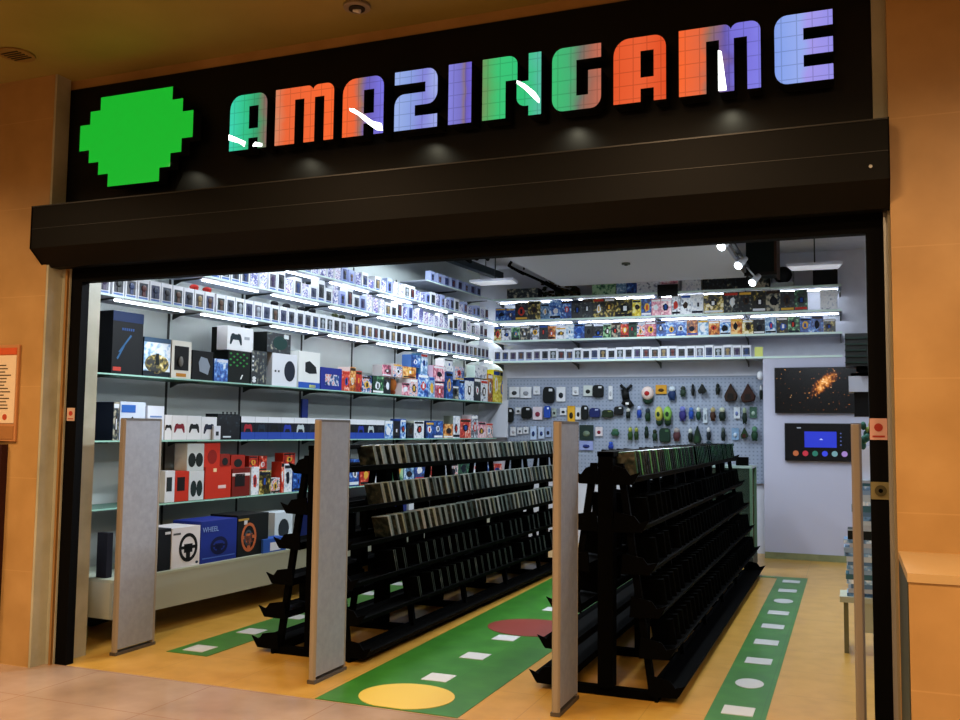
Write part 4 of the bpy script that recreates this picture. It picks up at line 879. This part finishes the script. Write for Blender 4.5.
# ------------------------------------------------------------------ pegboard accessories
YP = 12.60
def hook(mb, w, h): pass
rows_txt = {1: 'top', 2: 'second', 3: 'third', 4: 'lowest'}
def peg(kind, x0, x1, y0, y1, col, col2, what, row, idx):
    p0 = yplane(x0, y1, YP); p1 = yplane(x1, y0, YP); w = p1.x-p0.x; h = p1.z-p0.z
    nt = ['first', 'second', 'third', 'fourth', 'fifth', 'sixth', 'seventh', 'eighth', 'ninth', 'tenth', 'eleventh', 'twelfth', 'thirteenth', 'fourteenth', 'fifteenth', 'sixteenth', 'seventeenth', 'eighteenth', 'nineteenth', 'twentieth', 'twenty-first', 'twenty-second', 'twenty-third', 'twenty-fourth', 'twenty-fifth', 'twenty-sixth', 'twenty-seventh', 'twenty-eighth'][idx]
    e = empty(what[1], (p0.x, YP, p0.z), '%s, %s from the left in the %s peg row' % (what[0], nt, rows_txt[row]), what[2])
    m = part_mat(col); m2 = part_mat(col2)
    if kind == 'card':
        MB().box(0, w, -.03, -.022, 0, h, m).build('card', e); MB().ell((w*.5, -.032, h*.42), (w*.26, .018, h*.2), m2, 10, 6).build('product', e)
    elif kind == 'pouch':
        MB().prism([(a*w, b*h) for a, b in rnd(0, 0, 1, 1, .3, .3, .2, .2)], -.07, -.02, m).build('pouch', e, bevel=.01); MB().box(w*.55, w*.85, -.074, -.07, h*.72, h*.88, m2).build('price_tag', e)
    elif kind == 'ball':
        MB().ell((w/2, -.08, h*.62), (w/2, .06, h*.38), m, 14, 8).build('ball', e); MB().ell((w/2, -.06, h*.25), (w*.42, .04, h*.25), m2, 12, 6, .1).build('body', e); MB().ell((w*.5, -.13, h*.6), (w*.22, .02, h*.14), part_mat('#a01818' if 'red' in what[0] else col2), 8, 6).build('patch', e)
    elif kind == 'bag':
        MB().prism([(0, h*.3), (w*.12, 0), (w*.9, .02), (w, h*.35), (w*.6, h*.85), (w*.5, h), (w*.42, h*.9)], -.12, -.02, m).build('bag', e, bevel=.012); MB().prism([(w*.25, h*.15), (w*.75, h*.15), (w*.7, h*.45), (w*.32, h*.45)], -.128, -.12, m2).build('pocket', e)
    elif kind == 'fig':
        MB().ell((w/2, -.05, h*.78), (w*.34, .035, h*.2), m2, 10, 6).build('head', e); MB().ell((w/2, -.05, h*.38), (w*.42, .035, h*.36), m, 10, 6, .08).build('body', e)
        MB().box(w*.2, w*.4, -.06, -.04, 0, h*.18, m).box(w*.6, w*.8, -.06, -.04, 0, h*.18, m).build('legs', e)
    elif kind == 'arm':
        mb = MB(); mb.tube((w*.15, -.05, h), (w*.5, -.05, h*.75), .02, m).tube((w*.85, -.05, h), (w*.5, -.05, h*.75), .02, m).tube((w*.4, -.05, h*.8), (w*.5, -.05, h*.35), .05, m).tube((w*.5, -.05, h*.35), (w*.85, -.05, 0), .04, m).tube((w*.5, -.05, h*.4), (w*.3, -.05, h*.1), .03, m); mb.build('stand', e); MB().box(w*.5, w*.7, -.09, -.085, h*.1, h*.2, m2).build('price_tag', e)
    MB().tube((w*.5, 0, h*1.0), (w*.5, -.09, h*1.0+.004), .004, STEEL, 6).build('hook', e)
W_, K_, BL = '#d4d8de', '#0e1212', '#2448a4'
CD = lambda c, n_='blister_pack': ('%s blister card' % c, n_, 'blister pack')
PO = lambda c: ('%s soft pouch' % c, 'pouch', 'pouch')
FG = lambda c: ('%s hanging accessory' % c, 'accessory', 'accessory')
P1 = [('card', 510, 520, 387, 397.5, W_, '#30363c', CD('white')), ('card', 521, 532, 387, 398, W_, '#8a9098', CD('white')), ('card', 534, 540.5, 386.5, 394.5, W_, '#c4c8cc', CD('small white')), ('pouch', 544, 555.5, 387, 403, K_, '#c8ccd0', PO('large black')), ('card', 557, 566, 387, 401.5, W_, '#20262c', CD('tall white')), ('card', 573, 579, 387, 395, W_, '#b0b4ba', CD('small plain white')), ('card', 584, 593, 385.5, 396, '#c4ccc8', '#202420', CD('pale grey')), ('pouch', 593.5, 604.5, 385, 397, K_, '#c8ccd0', PO('round black')), ('card', 609, 613, 386, 399.5, W_, '#a8acb4', CD('thin white')), ('arm', 619, 635, 385, 407, '#0a0c0c', '#d8d8d8', ('black folding stand', 'stand', 'stand')), ('ball', 642.5, 655, 386.5, 404.5, '#d8c4bc', '#1c3428', ('white and red ball topped figure', 'figure', 'figure')), ('card', 656, 667, 385, 394, '#c8922c', '#4a3010', CD('amber yellow')), ('fig', 668, 677.5, 386, 400.5, '#1c3058', '#c8d4dc', FG('white and navy')), ('fig', 680, 687.5, 386, 397, '#26382c', '#303830', FG('mottled dark green')), ('fig', 691.5, 695.5, 384, 396, '#141818', '#141818', FG('thin black')), ('bag', 699, 707, 384, 394, '#1a201c', '#0c100e', FG('small black forked')), ('fig', 715.5, 721, 383.5, 395, '#141c18', '#141c18', FG('slim black')), ('bag', 725, 738, 383.5, 402, '#2c1c12', '#15100c', ('dark brown backpack', 'backpack', 'bag')), ('bag', 741.5, 756, 383.5, 403, '#301810', '#181210', ('reddish brown backpack', 'backpack', 'bag')), ('fig', 759.5, 763.5, 385, 400, '#18201c', '#d0d4d4', FG('half hidden black'))]
P2 = [('pouch', 507, 514.5, 408, 422, K_, '#c8ccd0', PO('black')), ('card', 516, 521.8, 407.5, 414, W_, '#40464c', CD('small white')), ('pouch', 522.5, 532.5, 407, 418.5, K_, '#c8ccd0', PO('wide black')), ('card', 533.5, 543, 407, 419.5, '#d8ccd4', '#802c40', CD('white and pink')), ('pouch', 545, 551.5, 406, 418, BL, '#c8d4e8', PO('royal blue')), ('card', 552.5, 557, 408.5, 416.5, '#9ca8a0', '#1c201c', CD('grey')), ('card', 560.5, 567, 408, 415, W_, '#101418', CD('small white and black')), ('card', 568, 575.5, 406, 422.5, '#d8a42c', '#2c2410', CD('tall yellow')), ('card', 576, 581.5, 407.5, 419.5, W_, '#181c20', CD('narrow white')), ('pouch', 582, 589, 405.5, 419.5, K_, '#c8ccd0', PO('tall black')), ('pouch', 590.5, 601, 408, 417.5, '#1a2458', '#98a4c8', PO('navy')), ('pouch', 603, 614, 410, 417.5, '#1c2a18', '#6c7440', PO('olive')), ('pouch', 615, 624, 406.5, 415, K_, '#c8ccd0', PO('small black')), ('fig', 626, 632, 408, 418.5, '#16201c', '#c8ccc8', FG('white topped black')), ('fig', 637, 643, 405.5, 418, '#2444a0', '#b8c4e0', FG('blue')), ('fig', 645, 652, 408, 421.5, '#16301c', '#28343c', FG('dark green')), ('ball', 656, 664, 406.5, 426, '#b8b450', '#1c3424', ('yellow topped round figure', 'figure', 'figure')), ('ball', 664.5, 673, 406.5, 426, '#7cae50', '#183020', ('green topped round figure', 'figure', 'figure')), ('fig', 679, 687.5, 406, 421, '#302c6c', '#6c74b8', FG('violet')), ('fig', 688.5, 695, 407, 419, '#24489c', '#4870b8', FG('mid blue')), ('fig', 696, 702, 407, 420, '#1c4030', '#c8d4cc', FG('white topped green')), ('card', 703.5, 707.5, 408, 423, '#b8c4cc', '#8c98a4', CD('pale narrow')), ('fig', 710, 717, 407, 421, '#3c2418', '#a89c70', FG('brown')), ('fig', 718.5, 727, 407, 421, '#14241c', '#b8c0a8', FG('dark mottled')), ('card', 734, 740, 407, 418.5, '#c0c8d0', '#6878a8', CD('silver')), ('fig', 742, 748, 407, 424, '#182820', '#8c9c80', FG('long dark green')), ('card', 750, 757, 407, 418, '#3c5c4c', '#a0b8a8', CD('green'))]
P3 = [('card', 511, 516.5, 427, 435.5, W_, '#a8a4a8', CD('white')), ('card', 518, 523, 427.5, 434, W_, '#585c64', CD('small white')), ('card', 524, 529, 427, 433.5, W_, '#484c54', CD('small white')), ('card', 531, 537, 426, 439.5, '#b4c8e4', '#182c5c', CD('pale blue')), ('card', 539, 545, 427, 438.5, '#b8c8e0', '#28386c', CD('light blue')), ('card', 546, 551.5, 427, 437, '#98a8c8', '#181c2c', CD('grey-blue')), ('card', 580, 594, 425, 440, '#20302c', '#647460', CD('dark mosaic')), ('card', 596, 603, 427, 436, '#d4ccd0', '#802838', CD('white and rose')), ('fig', 611, 621, 428.5, 436, '#2c5440', '#4a7454', FG('green')), ('fig', 628, 634, 427, 440, '#2c4820', '#98a048', FG('yellow-green')), ('fig', 634.5, 640, 427, 440, '#243c1c', '#88903c', FG('olive')), ('fig', 644.5, 650, 426, 438, '#10241c', '#1c3424', FG('black-green')), ('fig', 652.5, 658.5, 429, 441, '#1c3424', '#24301c', FG('dark')), ('pouch', 660, 671, 428, 442, '#142c20', '#3c5c3c', PO('dark green')), ('fig', 673, 682, 427.5, 441, '#4c2c30', '#98908c', FG('red and grey')), ('fig', 688, 694, 428, 442, '#101c14', '#c8d0cc', FG('black cone')), ('bag', 694.5, 702, 426, 444, '#14281a', '#1c3c20', FG('tall dark green cone')), ('fig', 706.5, 712, 427, 440.5, '#141c20', '#c8ccd0', FG('white topped black')), ('fig', 721, 726.5, 427, 441, '#14201c', '#4a5858', FG('slim dark')), ('card', 732, 739, 428, 440, '#7898b8', '#b8c8d8', CD('steel blue')), ('bag', 741.5, 748.5, 427.5, 439, '#1c3418', '#38140c', FG('small dark green')), ('fig', 751, 759, 426, 441, '#1c3c28', '#508060', FG('leafy green'))]
P4 = [('card', 580, 593.5, 441, 450, '#8c98c8', '#24306c', CD('blue and white mosaic')), ('fig', 608.5, 615, 441.5, 449.5, '#1c3894', '#3458b8', FG('deep blue'))]
for r, P in ((1, P1), (2, P2), (3, P3), (4, P4)):
    for i, q in enumerate(P): peg(*q[:7], q[7], r, i)

# ------------------------------------------------------------------ screens, counter, right corner
def tv(px0, py0, px1, py1, Y, label):
    a = yplane(px0, py1, Y); b = yplane(px1, py0, Y); w = b.x-a.x; h = b.z-a.z
    e = empty('television', (a.x, 12.24, a.z), label, 'television')
    MB().box(0, w, -(12.24-Y), -.002, 0, h, mat('tv_bezel', '#070708', .3)).build('bezel', e, bevel=.004)
    return e, w, h, -(12.24-Y)-.002
e, w, h, yy = tv(775, 366.5, 861, 413, 12.18, 'upper wall television showing fiery orange sparks on black')
m = mat('screen_fire', '#000000', .25); n, l, b = nodes(m)
tc = n.new('ShaderNodeTexCoord'); mp = n.new('ShaderNodeMapping'); mp.inputs['Location'].default_value = (-.5, 0, -.34); l.new(tc.outputs['Object'], mp.inputs[0])
mp.inputs['Rotation'].default_value = (0, .75, 0); mp.inputs['Scale'].default_value = (1.6, 1, 4.6)
gr = n.new('ShaderNodeTexGradient'); gr.gradient_type = 'SPHERICAL'
mp0 = n.new('ShaderNodeMapping'); mp0.inputs['Location'].default_value = (-.58, 0, -.37); l.new(tc.outputs['Object'], mp0.inputs[0]); mp.inputs['Location'].default_value = (0, 0, 0)
mpr = n.new('ShaderNodeMapping'); mpr.inputs['Rotation'].default_value = (0, .75, 0); mp.inputs['Rotation'].default_value = (0, 0, 0); mp.inputs['Scale'].default_value = (3.2, 1, 8)
l.new(mp0.outputs[0], mpr.inputs[0]); l.new(mpr.outputs[0], mp.inputs[0]); l.new(mp.outputs[0], gr.inputs[0])
nz = n.new('ShaderNodeTexNoise'); nz.inputs['Scale'].default_value = 16; nz.inputs['Detail'].default_value = 5; l.new(tc.outputs['Object'], nz.inputs[0])
nz2 = n.new('ShaderNodeTexNoise'); nz2.inputs['Scale'].default_value = 34; l.new(tc.outputs['Object'], nz2.inputs[0])
m1 = n.new('ShaderNodeMath'); m1.operation = 'MULTIPLY'; l.new(gr.outputs[1], m1.inputs[0]); l.new(nz.outputs[0], m1.inputs[1])
m3 = n.new('ShaderNodeMath'); m3.operation = 'POWER'; m3.inputs[1].default_value = 9; l.new(nz2.outputs[0], m3.inputs[0])
m4 = n.new('ShaderNodeMath'); m4.operation = 'MULTIPLY'; m4.inputs[1].default_value = 7; l.new(m3.outputs[0], m4.inputs[0])
m2 = n.new('ShaderNodeMath'); m2.operation = 'ADD'; l.new(m1.outputs[0], m2.inputs[0]); l.new(m4.outputs[0], m2.inputs[1])
r = n.new('ShaderNodeValToRGB'); ramp_set(r, [(0, '#050608'), (.18, '#0c0c0c'), (.27, '#5a2a10'), (.36, '#d07a2c'), (.46, '#f0b060'), (.6, '#fff0c0')]); l.new(m2.outputs[0], r.inputs[0])
l.new(r.outputs[0], b.inputs['Emission Color']); b.inputs['Emission Strength'].default_value = 1
MB().box(.012, w-.012, yy, yy+.002, .015, h-.012, m).build('screen', e)
e, w, h, yy = tv(785, 423.5, 854, 460.5, 12.18, 'lower wall television showing a blue tile menu with round coloured icons')
MB().box(.012, w-.012, yy, yy+.002, .015, h-.012, mat('screen_black', '#040506', .25, em='#06080c', es=1)).build('screen', e)
def glow(c, s=1): return mat('glow_'+c.strip('#'), '#000000', em=c, es=s)
MB().box(w*.29, w*.75, yy-.003, yy, h*.36, h*.78, glow('#1c30c8')).build('blue_tile', e)
MB().prism([(w*.5, h*.56), (w*.53, h*.6), (w*.56, h*.56)], yy-.005, yy-.003, glow('#c8d4ff')).build('tile_mark', e)
for k, c_ in enumerate(('#a85a30', '#b02438', '#1c6c5c', '#3040d8', '#6c98a0', '#9c7cc0')):
    MB().prism([(w*(.16+.14*k)+.034*math.cos(t), h*.2+.034*math.sin(t)) for t in [q*PI/10 for q in range(20)]], yy-.003, yy, glow(c_)).build('round_icon', e)
for j in range(4): MB().box(w*.80, w*.82, yy-.003, yy, h*(.42+.1*j), h*(.45+.1*j), glow('#5060a0')).build('menu_dot', e)
MB().box(w*.18, w*.24, yy-.003, yy, h*.86, h*.89, glow('#8c98a8')).build('menu_text', e)
# glass counter at the end of the right rack
c = empty('glass_counter', (-1.95, 11.25, 0), 'glass fronted counter with green edge at the end of the right rack', 'counter')
W2 = .87
MB().box(0, W2, 0, .55, 0, .12, DARKT).build('plinth', c); MB().box(0, W2, 0, .55, 1.14, 1.165, mat('counter_top', '#8fa39c', .3)).build('counter_top', c)
GEDGE = mat('aluminium_green', '#5c7c62', .4, .3)
for x in (0, W2-.03): MB().box(x, x+.03, 0, .03, .12, 1.14, GEDGE).box(x, x+.03, .52, .55, .12, 1.14, GEDGE).build('corner_post', c)
MB().box(.03, W2-.03, .008, .014, .12, 1.14, glassy('counter_glass', '#7c9480', .12)).build('front_glass', c)
MB().box(.03, W2-.03, .5, .53, .12, 1.14, part_mat('#3a3c22')).build('back_board', c)
for z in (.45, .8): MB().box(.03, W2-.03, .03, .5, z, z+.01, GLASS, front=GEDGE).build('inner_shelf', c)
t = empty('blue_trophy', (-1.45, 11.45, 1.1655), 'bluish crystal like winged figure on the glass counter', 'figure')
MB().ell((0, 0, .12), (.07, .05, .12), part_mat('#7c98cc'), 8, 6, .15).build('body', t)
MB().prism([(-.04, .12), (-.18, .27), (-.15, .29), (-.02, .2)], -.01, .01, part_mat('#1c2c34')).build('wing', t); MB().prism([(.04, .12), (.15, .24), (.13, .26), (.02, .2)], -.01, .01, part_mat('#1c2c34')).build('wing', t)
t = empty('white_figurine', (-1.63, 11.42, 1.1655), 'small white figurine left of the blue one on the glass counter', 'figure')
MB().ell((0, 0, .06), (.05, .04, .06), part_mat('#d4d8e0'), 8, 6, .1).build('body', t); MB().ell((0, 0, .14), (.03, .03, .035), part_mat('#d4d8e0'), 8, 6).build('head', t)
o = MB().box(-.08, .08, -.05, .05, 0, .13, RACKB).ell((0, 0, .14), (.06, .04, .04), RACKB, 8, 6).build('black_device', None, (-1.82, 11.45, 1.1655)); tag(o, 'black rounded device at the left end of the glass counter', 'device')
o = MB().box(0, .14, -.05, .05, 0, .1, RACKB).build('card_reader', None, (-1.28, 11.45, 1.1655)); tag(o, 'small black box right of the blue figure on the counter', 'device')
o = MB().ell((0, 0, .06), (.045, .05, .06), part_mat('#e0e2e8'), 12, 8).box(-.02, .02, .02, .14, .03, .07, part_mat('#101214')).build('security_camera', None, (-1.10, 12.44, 2.22), 0); tag(o, 'small white dome camera beside the upper left of screen panel', 'camera'); o.location = (-1.08, 12.46, 2.23)

# right corner table with stacked cases
t = empty('display_table', (.12, 7.25, 0), 'small table with pale top beside the right door post', 'table')
MB().box(-.22, .5, -.05, .26, .36, .40, part_mat('#a8ac98')).build('tabletop', t)
MB().box(-.10, .5, -.045, -.03, .16, .36, part_mat('#a6a890')).build('apron', t)
for x, y in ((-.18, .0), (.46, 0), (-.18, .22), (.46, .22)): MB().box(x-.015, x+.015, y-.015, y+.015, 0, .36, part_mat('#6c6a50')).build('leg', t)
BS = [('pale blue', '#8aa4c0'), ('grey-white', '#a8b0ba'), ('steel blue', '#587694'), ('white', '#b8c4cc'), ('teal', '#3c6470')]
z = .4005; k = 0
while z < .80:
    nm_, c_ = BS[k % 5]; hh = random.choice([.025, .03, .036]); dx = random.uniform(-.03, .03)
    o = MB().box(-.12+dx, .2, -.01, .19, 0, hh, part_mat(c_), front=part_mat(c_) if k % 3 else ART['sky']).build('disc_case', None, (.08, 7.24, z)); tag(o, '%s case lying in the lower wide stack by the right door post' % nm_, 'case', 'lower stack of cases, %s' % nm_); z += hh+.001; k += 1
z0_ = z
o = MB().box(-.12, .2, -.01, .19, 0, .07, part_mat('#0c1416')).box(-.12, .2, -.012, -.01, .062, .07, part_mat('#a8b8c0')).build('black_tray', None, (.08, 7.24, z)); tag(o, 'black tray dividing the two stacks of cases by the right door post', 'tray'); z += .071
while z < 1.22:
    nm_, c_ = BS[(k*2) % 5]; hh = random.choice([.02, .03, .045]); dx = random.uniform(-.02, .02)
    o = MB().box(-.075+dx, .2, -.01, .15, 0, hh, part_mat(c_), front=part_mat(c_) if k % 3 else ART['sky']).build('disc_case', None, (.08, 7.24, z)); tag(o, '%s case lying in the upper narrow stack by the right door post' % nm_, 'case', 'upper stack of cases, %s' % nm_); z += hh+.001; k += 1
o = MB().box(0, .08, 0, .02, 0, .24, part_mat('#d4d8e4')).build('price_card', None, (.06, 7.30, z)); tag(o, 'upright white card on top of the upper stack of cases', 'card')
# hanging bracket with black bag and printer over the same table
s = empty('display_stand', (.14, 7.55, 0), 'black stand rising behind the case stacks with a mesh bin on top', 'stand')
MB().box(-.02, .3, -.02, .02, 0, 2.0, RACKB).build('post', s) if False else MB().box(.12, .18, -.03, .03, 0, 2.05, RACKB).build('post', s)
MB().box(-.08, .3, -.22, .1, 2.0, 2.02, RACKB).build('plate', s)
mb = MB().box(-.175, .2, -.2, .08, 2.05, 2.29, mat('mesh_dark', '#0e1512', .6))
for k in range(5): mb.box(-.178, .2, -.204, -.2, 2.07+.045*k, 2.08+.045*k, part_mat('#20302a'))
mb.build('mesh_bin', s); MB().box(-.1, .2, -.16, .08, 2.02, 2.05, RACKB).build('bin_foot', s)
MB().box(-.155, .2, -.2, .08, 1.86, 1.975, part_mat('#b4b8c4')).build('white_tray', s); MB().box(-.14, .2, -.15, .08, 1.975, 2.0, RACKB).build('tray_lid', s)
MB().box(-.12, .03, -.18, .05, 1.68, 1.86, part_mat('#08090b')).build('monitor', s)
pl = empty('leafy_decoration', (.10, 6.9, 1.55), 'small multicoloured dangling toys beside the sticker on the right post', 'toy')
mb = MB()
for k in range(14): mb.ell((random.uniform(-.03, .05), random.uniform(-.03, .03), random.uniform(-.08, .12)), (.02, .02, .03), part_mat(random.choice(['#18201c', '#c8d0c8', '#2c5c50', '#8c9c50'])), 7, 5)
mb.build('toys', pl); MB().tube((.02, 0, .1), (.02, 0, 2.3), .003, DARKT, 6).build('string', pl)

# ------------------------------------------------------------------ shop front details
def sticker(x0, x1, z0, z1, Y, col, label, mark, name='sticker', cat='sticker'):
    e = empty(name, ((x0+x1)/2, Y, z0), label, cat); w = (x1-x0)/2; h = z1-z0
    MB().box(-w, w, -.003, 0, 0, h, part_mat(col)).build('backing', e)
    MB().prism([(w*.5*math.cos(t), h*.58+w*.5*math.sin(t)) for t in [q*PI/8 for q in range(16)]], -.005, -.003, part_mat(mark)).build('emblem', e)
    MB().box(-w*.7, w*.7, -.005, -.003, h*.12, h*.2, part_mat(mark)).build('lettering', e); return e
sticker(.078, .154, 1.525, 1.625, 4.734, '#b58c80', 'square pink sticker with red emblem on the right door post', '#8c2a20')
sticker(-4.83, -4.765, 1.58, 1.665, 4.734, '#b89c88', 'small pinkish sticker with red mark on the left door post', '#a03428')
lk = empty('lock_plate', (.12, 4.734, 1.25), 'square brass lock plate on the right door post', 'lock')
MB().box(-.043, .043, -.006, 0, 0, .08, mat('brass_dull', '#7c7450', .4, .5)).build('plate', lk)
mb = MB(); 
mb.tube((0, -.012, .04), (0, -.006, .04), .026, mat('brass_dark', '#4a452c', .4, .6), 18).tube((0, -.014, .04), (0, -.012, .04), .01, BLACK, 10); mb.build('rosette', lk)
nb = empty('notice_board', (-5.45, 4.6, 1.44), 'framed pale notice with red header on the left stone pillar', 'notice board')
MB().box(-.4, .335, -.02, 0, .0, .64, part_mat('#b07a4c')).build('frame', nb, bevel=.004)
MB().box(-.38, .32, -.024, -.02, .12, .57, part_mat('#d9c3a4')).build('paper', nb); MB().box(-.38, .32, -.024, -.02, .575, .62, part_mat('#c0532c')).build('red_header', nb); MB().box(-.38, .32, -.024, -.02, .015, .10, part_mat('#9a6a3c')).build('lower_strip', nb)
mb = MB()
for k in range(14):
    zz = .50-.022*k; xx = .06+random.uniform(-.01, .03)
    mb.box(xx, .28+random.uniform(-.06, 0), -.026, -.024, zz, zz+.007, part_mat('#4c4030')); mb.box(-.3, -.05+random.uniform(-.06, 0), -.026, -.024, zz, zz+.007, part_mat('#4c4030'))
mb.build('printed_lines', nb)
MB().prism([(.24+.02*math.cos(t), .16+.02*math.sin(t)) for t in [q*PI/6 for q in range(12)]], -.026, -.024, part_mat('#b04428')).build('stamp', nb); MB().prism([(.16+.02*math.cos(t), .16+.02*math.sin(t)) for t in [q*PI/6 for q in range(12)]], -.026, -.024, part_mat('#3a3428')).build('stamp', nb)
o = MB().box(-.4, .26, -.05, 0, 0, 1.42, part_mat('#2c0e0c')).box(-.38, .24, -.055, -.05, .05, 1.38, part_mat('#3c1410')).build('dark_cabinet', None, (-5.45, 4.597, 0)); tag(o, 'dark red cabinet standing against the left pillar below the notice', 'cabinet')
vt = empty('ceiling_vent', (-4.89, 4.25, 3.9), 'dark round slotted vent in the mall ceiling near the left pillar', 'vent')
MB().tube((0, 0, 0), (0, 0, -.012), .11, part_mat('#8a6c38'), 24).build('rim', vt)
mb = MB()
for k in range(5): mb.box(-.07, .07, -.06+.026*k, -.05+.026*k, -.016, -.012, part_mat('#2a2410'))
mb.build('slots', vt)
dl = empty('ceiling_downlight', (-2.516, 4.40, 3.9), 'round metal rimmed fitting in the mall ceiling above the letters', 'ceiling light')
MB().tube((0, 0, 0), (0, 0, -.02), .075, part_mat('#8c7c60'), 24).build('rim', dl)
MB().tube((0, 0, -.02), (0, 0, -.028), .045, part_mat('#2c2618'), 18).build('inner_cup', dl)
MB().tube((-.02, 0, -.026), (.02, .0, -.04), .012, part_mat('#d8d0c0'), 8).build('lamp', dl)

# ------------------------------------------------------------------ lights
def area(name, loc, rot, sx, sy, power, col, spread=PI):
    d = bpy.data.lights.new(name, 'AREA'); d.shape = 'RECTANGLE'; d.size = sx; d.size_y = sy; d.energy = power; d.color = col[:3]; d.spread = spread
    o = bpy.data.objects.new(name, d); COL.objects.link(o); o.location = loc; o.rotation_euler = rot; return o
WARM = (1, .67, .38); COOL = (.80, .90, 1.0)
for x in (-6.2, -3.6, -1.0, 1.6):
    area('mall_lamp', (x, 2.3, 3.86), (0, 0, 0), .5, .5, 90, WARM, math.radians(150))
for x in (-5.0, -2.0, 1.0):
    area('mall_lamp', (x, -.8, 3.86), (0, 0, 0), .5, .5, 92, WARM)
for x, y, z_, pw in ((-4.3, 7.0, 3.85, 50), (-4.3, 9.6, 3.85, 50), (-.4, 7.0, 3.4, 60), (-.4, 9.4, 3.4, 60), (-2.4, 7.5, 3.44, 30), (-2.4, 10.6, 3.44, 65)):
    area('store_lamp', (x, y, z_), (0, 0, 0), .3, 1.1, pw, COOL)
d = bpy.data.lights.new('spot', 'SPOT'); d.energy = 260; d.spot_size = math.radians(50); d.spot_blend = .5; d.color = COOL; d.shadow_soft_size = .06  # added lamp without a fitting, aimed to brighten the return wall
o = bpy.data.objects.new('spot_lamp', d); COL.objects.link(o); o.location = (-3.3, 6.6, 3.3); o.rotation_euler = (Vector((-4.95, 5.05, 1.7))-o.location).to_track_quat('-Z', 'Y').to_euler()
for x in (-3.92, -3.07, -2.22, -1.37, -.55):
    d = bpy.data.lights.new('sign_lamp', 'SPOT'); d.energy = 3; d.spot_size = math.radians(125); d.spot_blend = .9; d.color = (1, .95, .7); d.shadow_soft_size = 0
    o = bpy.data.objects.new('sign_lamp', d); COL.objects.link(o); o.location = (x, 4.585, 3.215); o.rotation_euler = (math.radians(18), 0, 0)
for q in ((-1.17, 8.9, 3.3), (-1.17, 10.0, 3.3), (-1.15, 11.2, 3.3)):
    d = bpy.data.lights.new('spot', 'SPOT'); d.energy = 60; d.spot_size = math.radians(70); d.spot_blend = .6; d.color = COOL; d.shadow_soft_size = .05
    o = bpy.data.objects.new('spot_lamp', d); COL.objects.link(o); o.location = Vector(q) + Vector((-.1, -.12, -.1)); o.rotation_euler = Vector((-.35, -.55, -.5)).to_track_quat('-Z', 'Y').to_euler()
w = bpy.data.worlds.new('world'); scn.world = w; w.use_nodes = True
w.node_tree.nodes['Background'].inputs[0].default_value = (.9, .55, .25, 1); w.node_tree.nodes['Background'].inputs[1].default_value = .12
scn.view_settings.view_transform = 'Standard'; scn.view_settings.look = 'None'; scn.view_settings.gamma = 1; scn.view_settings.exposure = 0
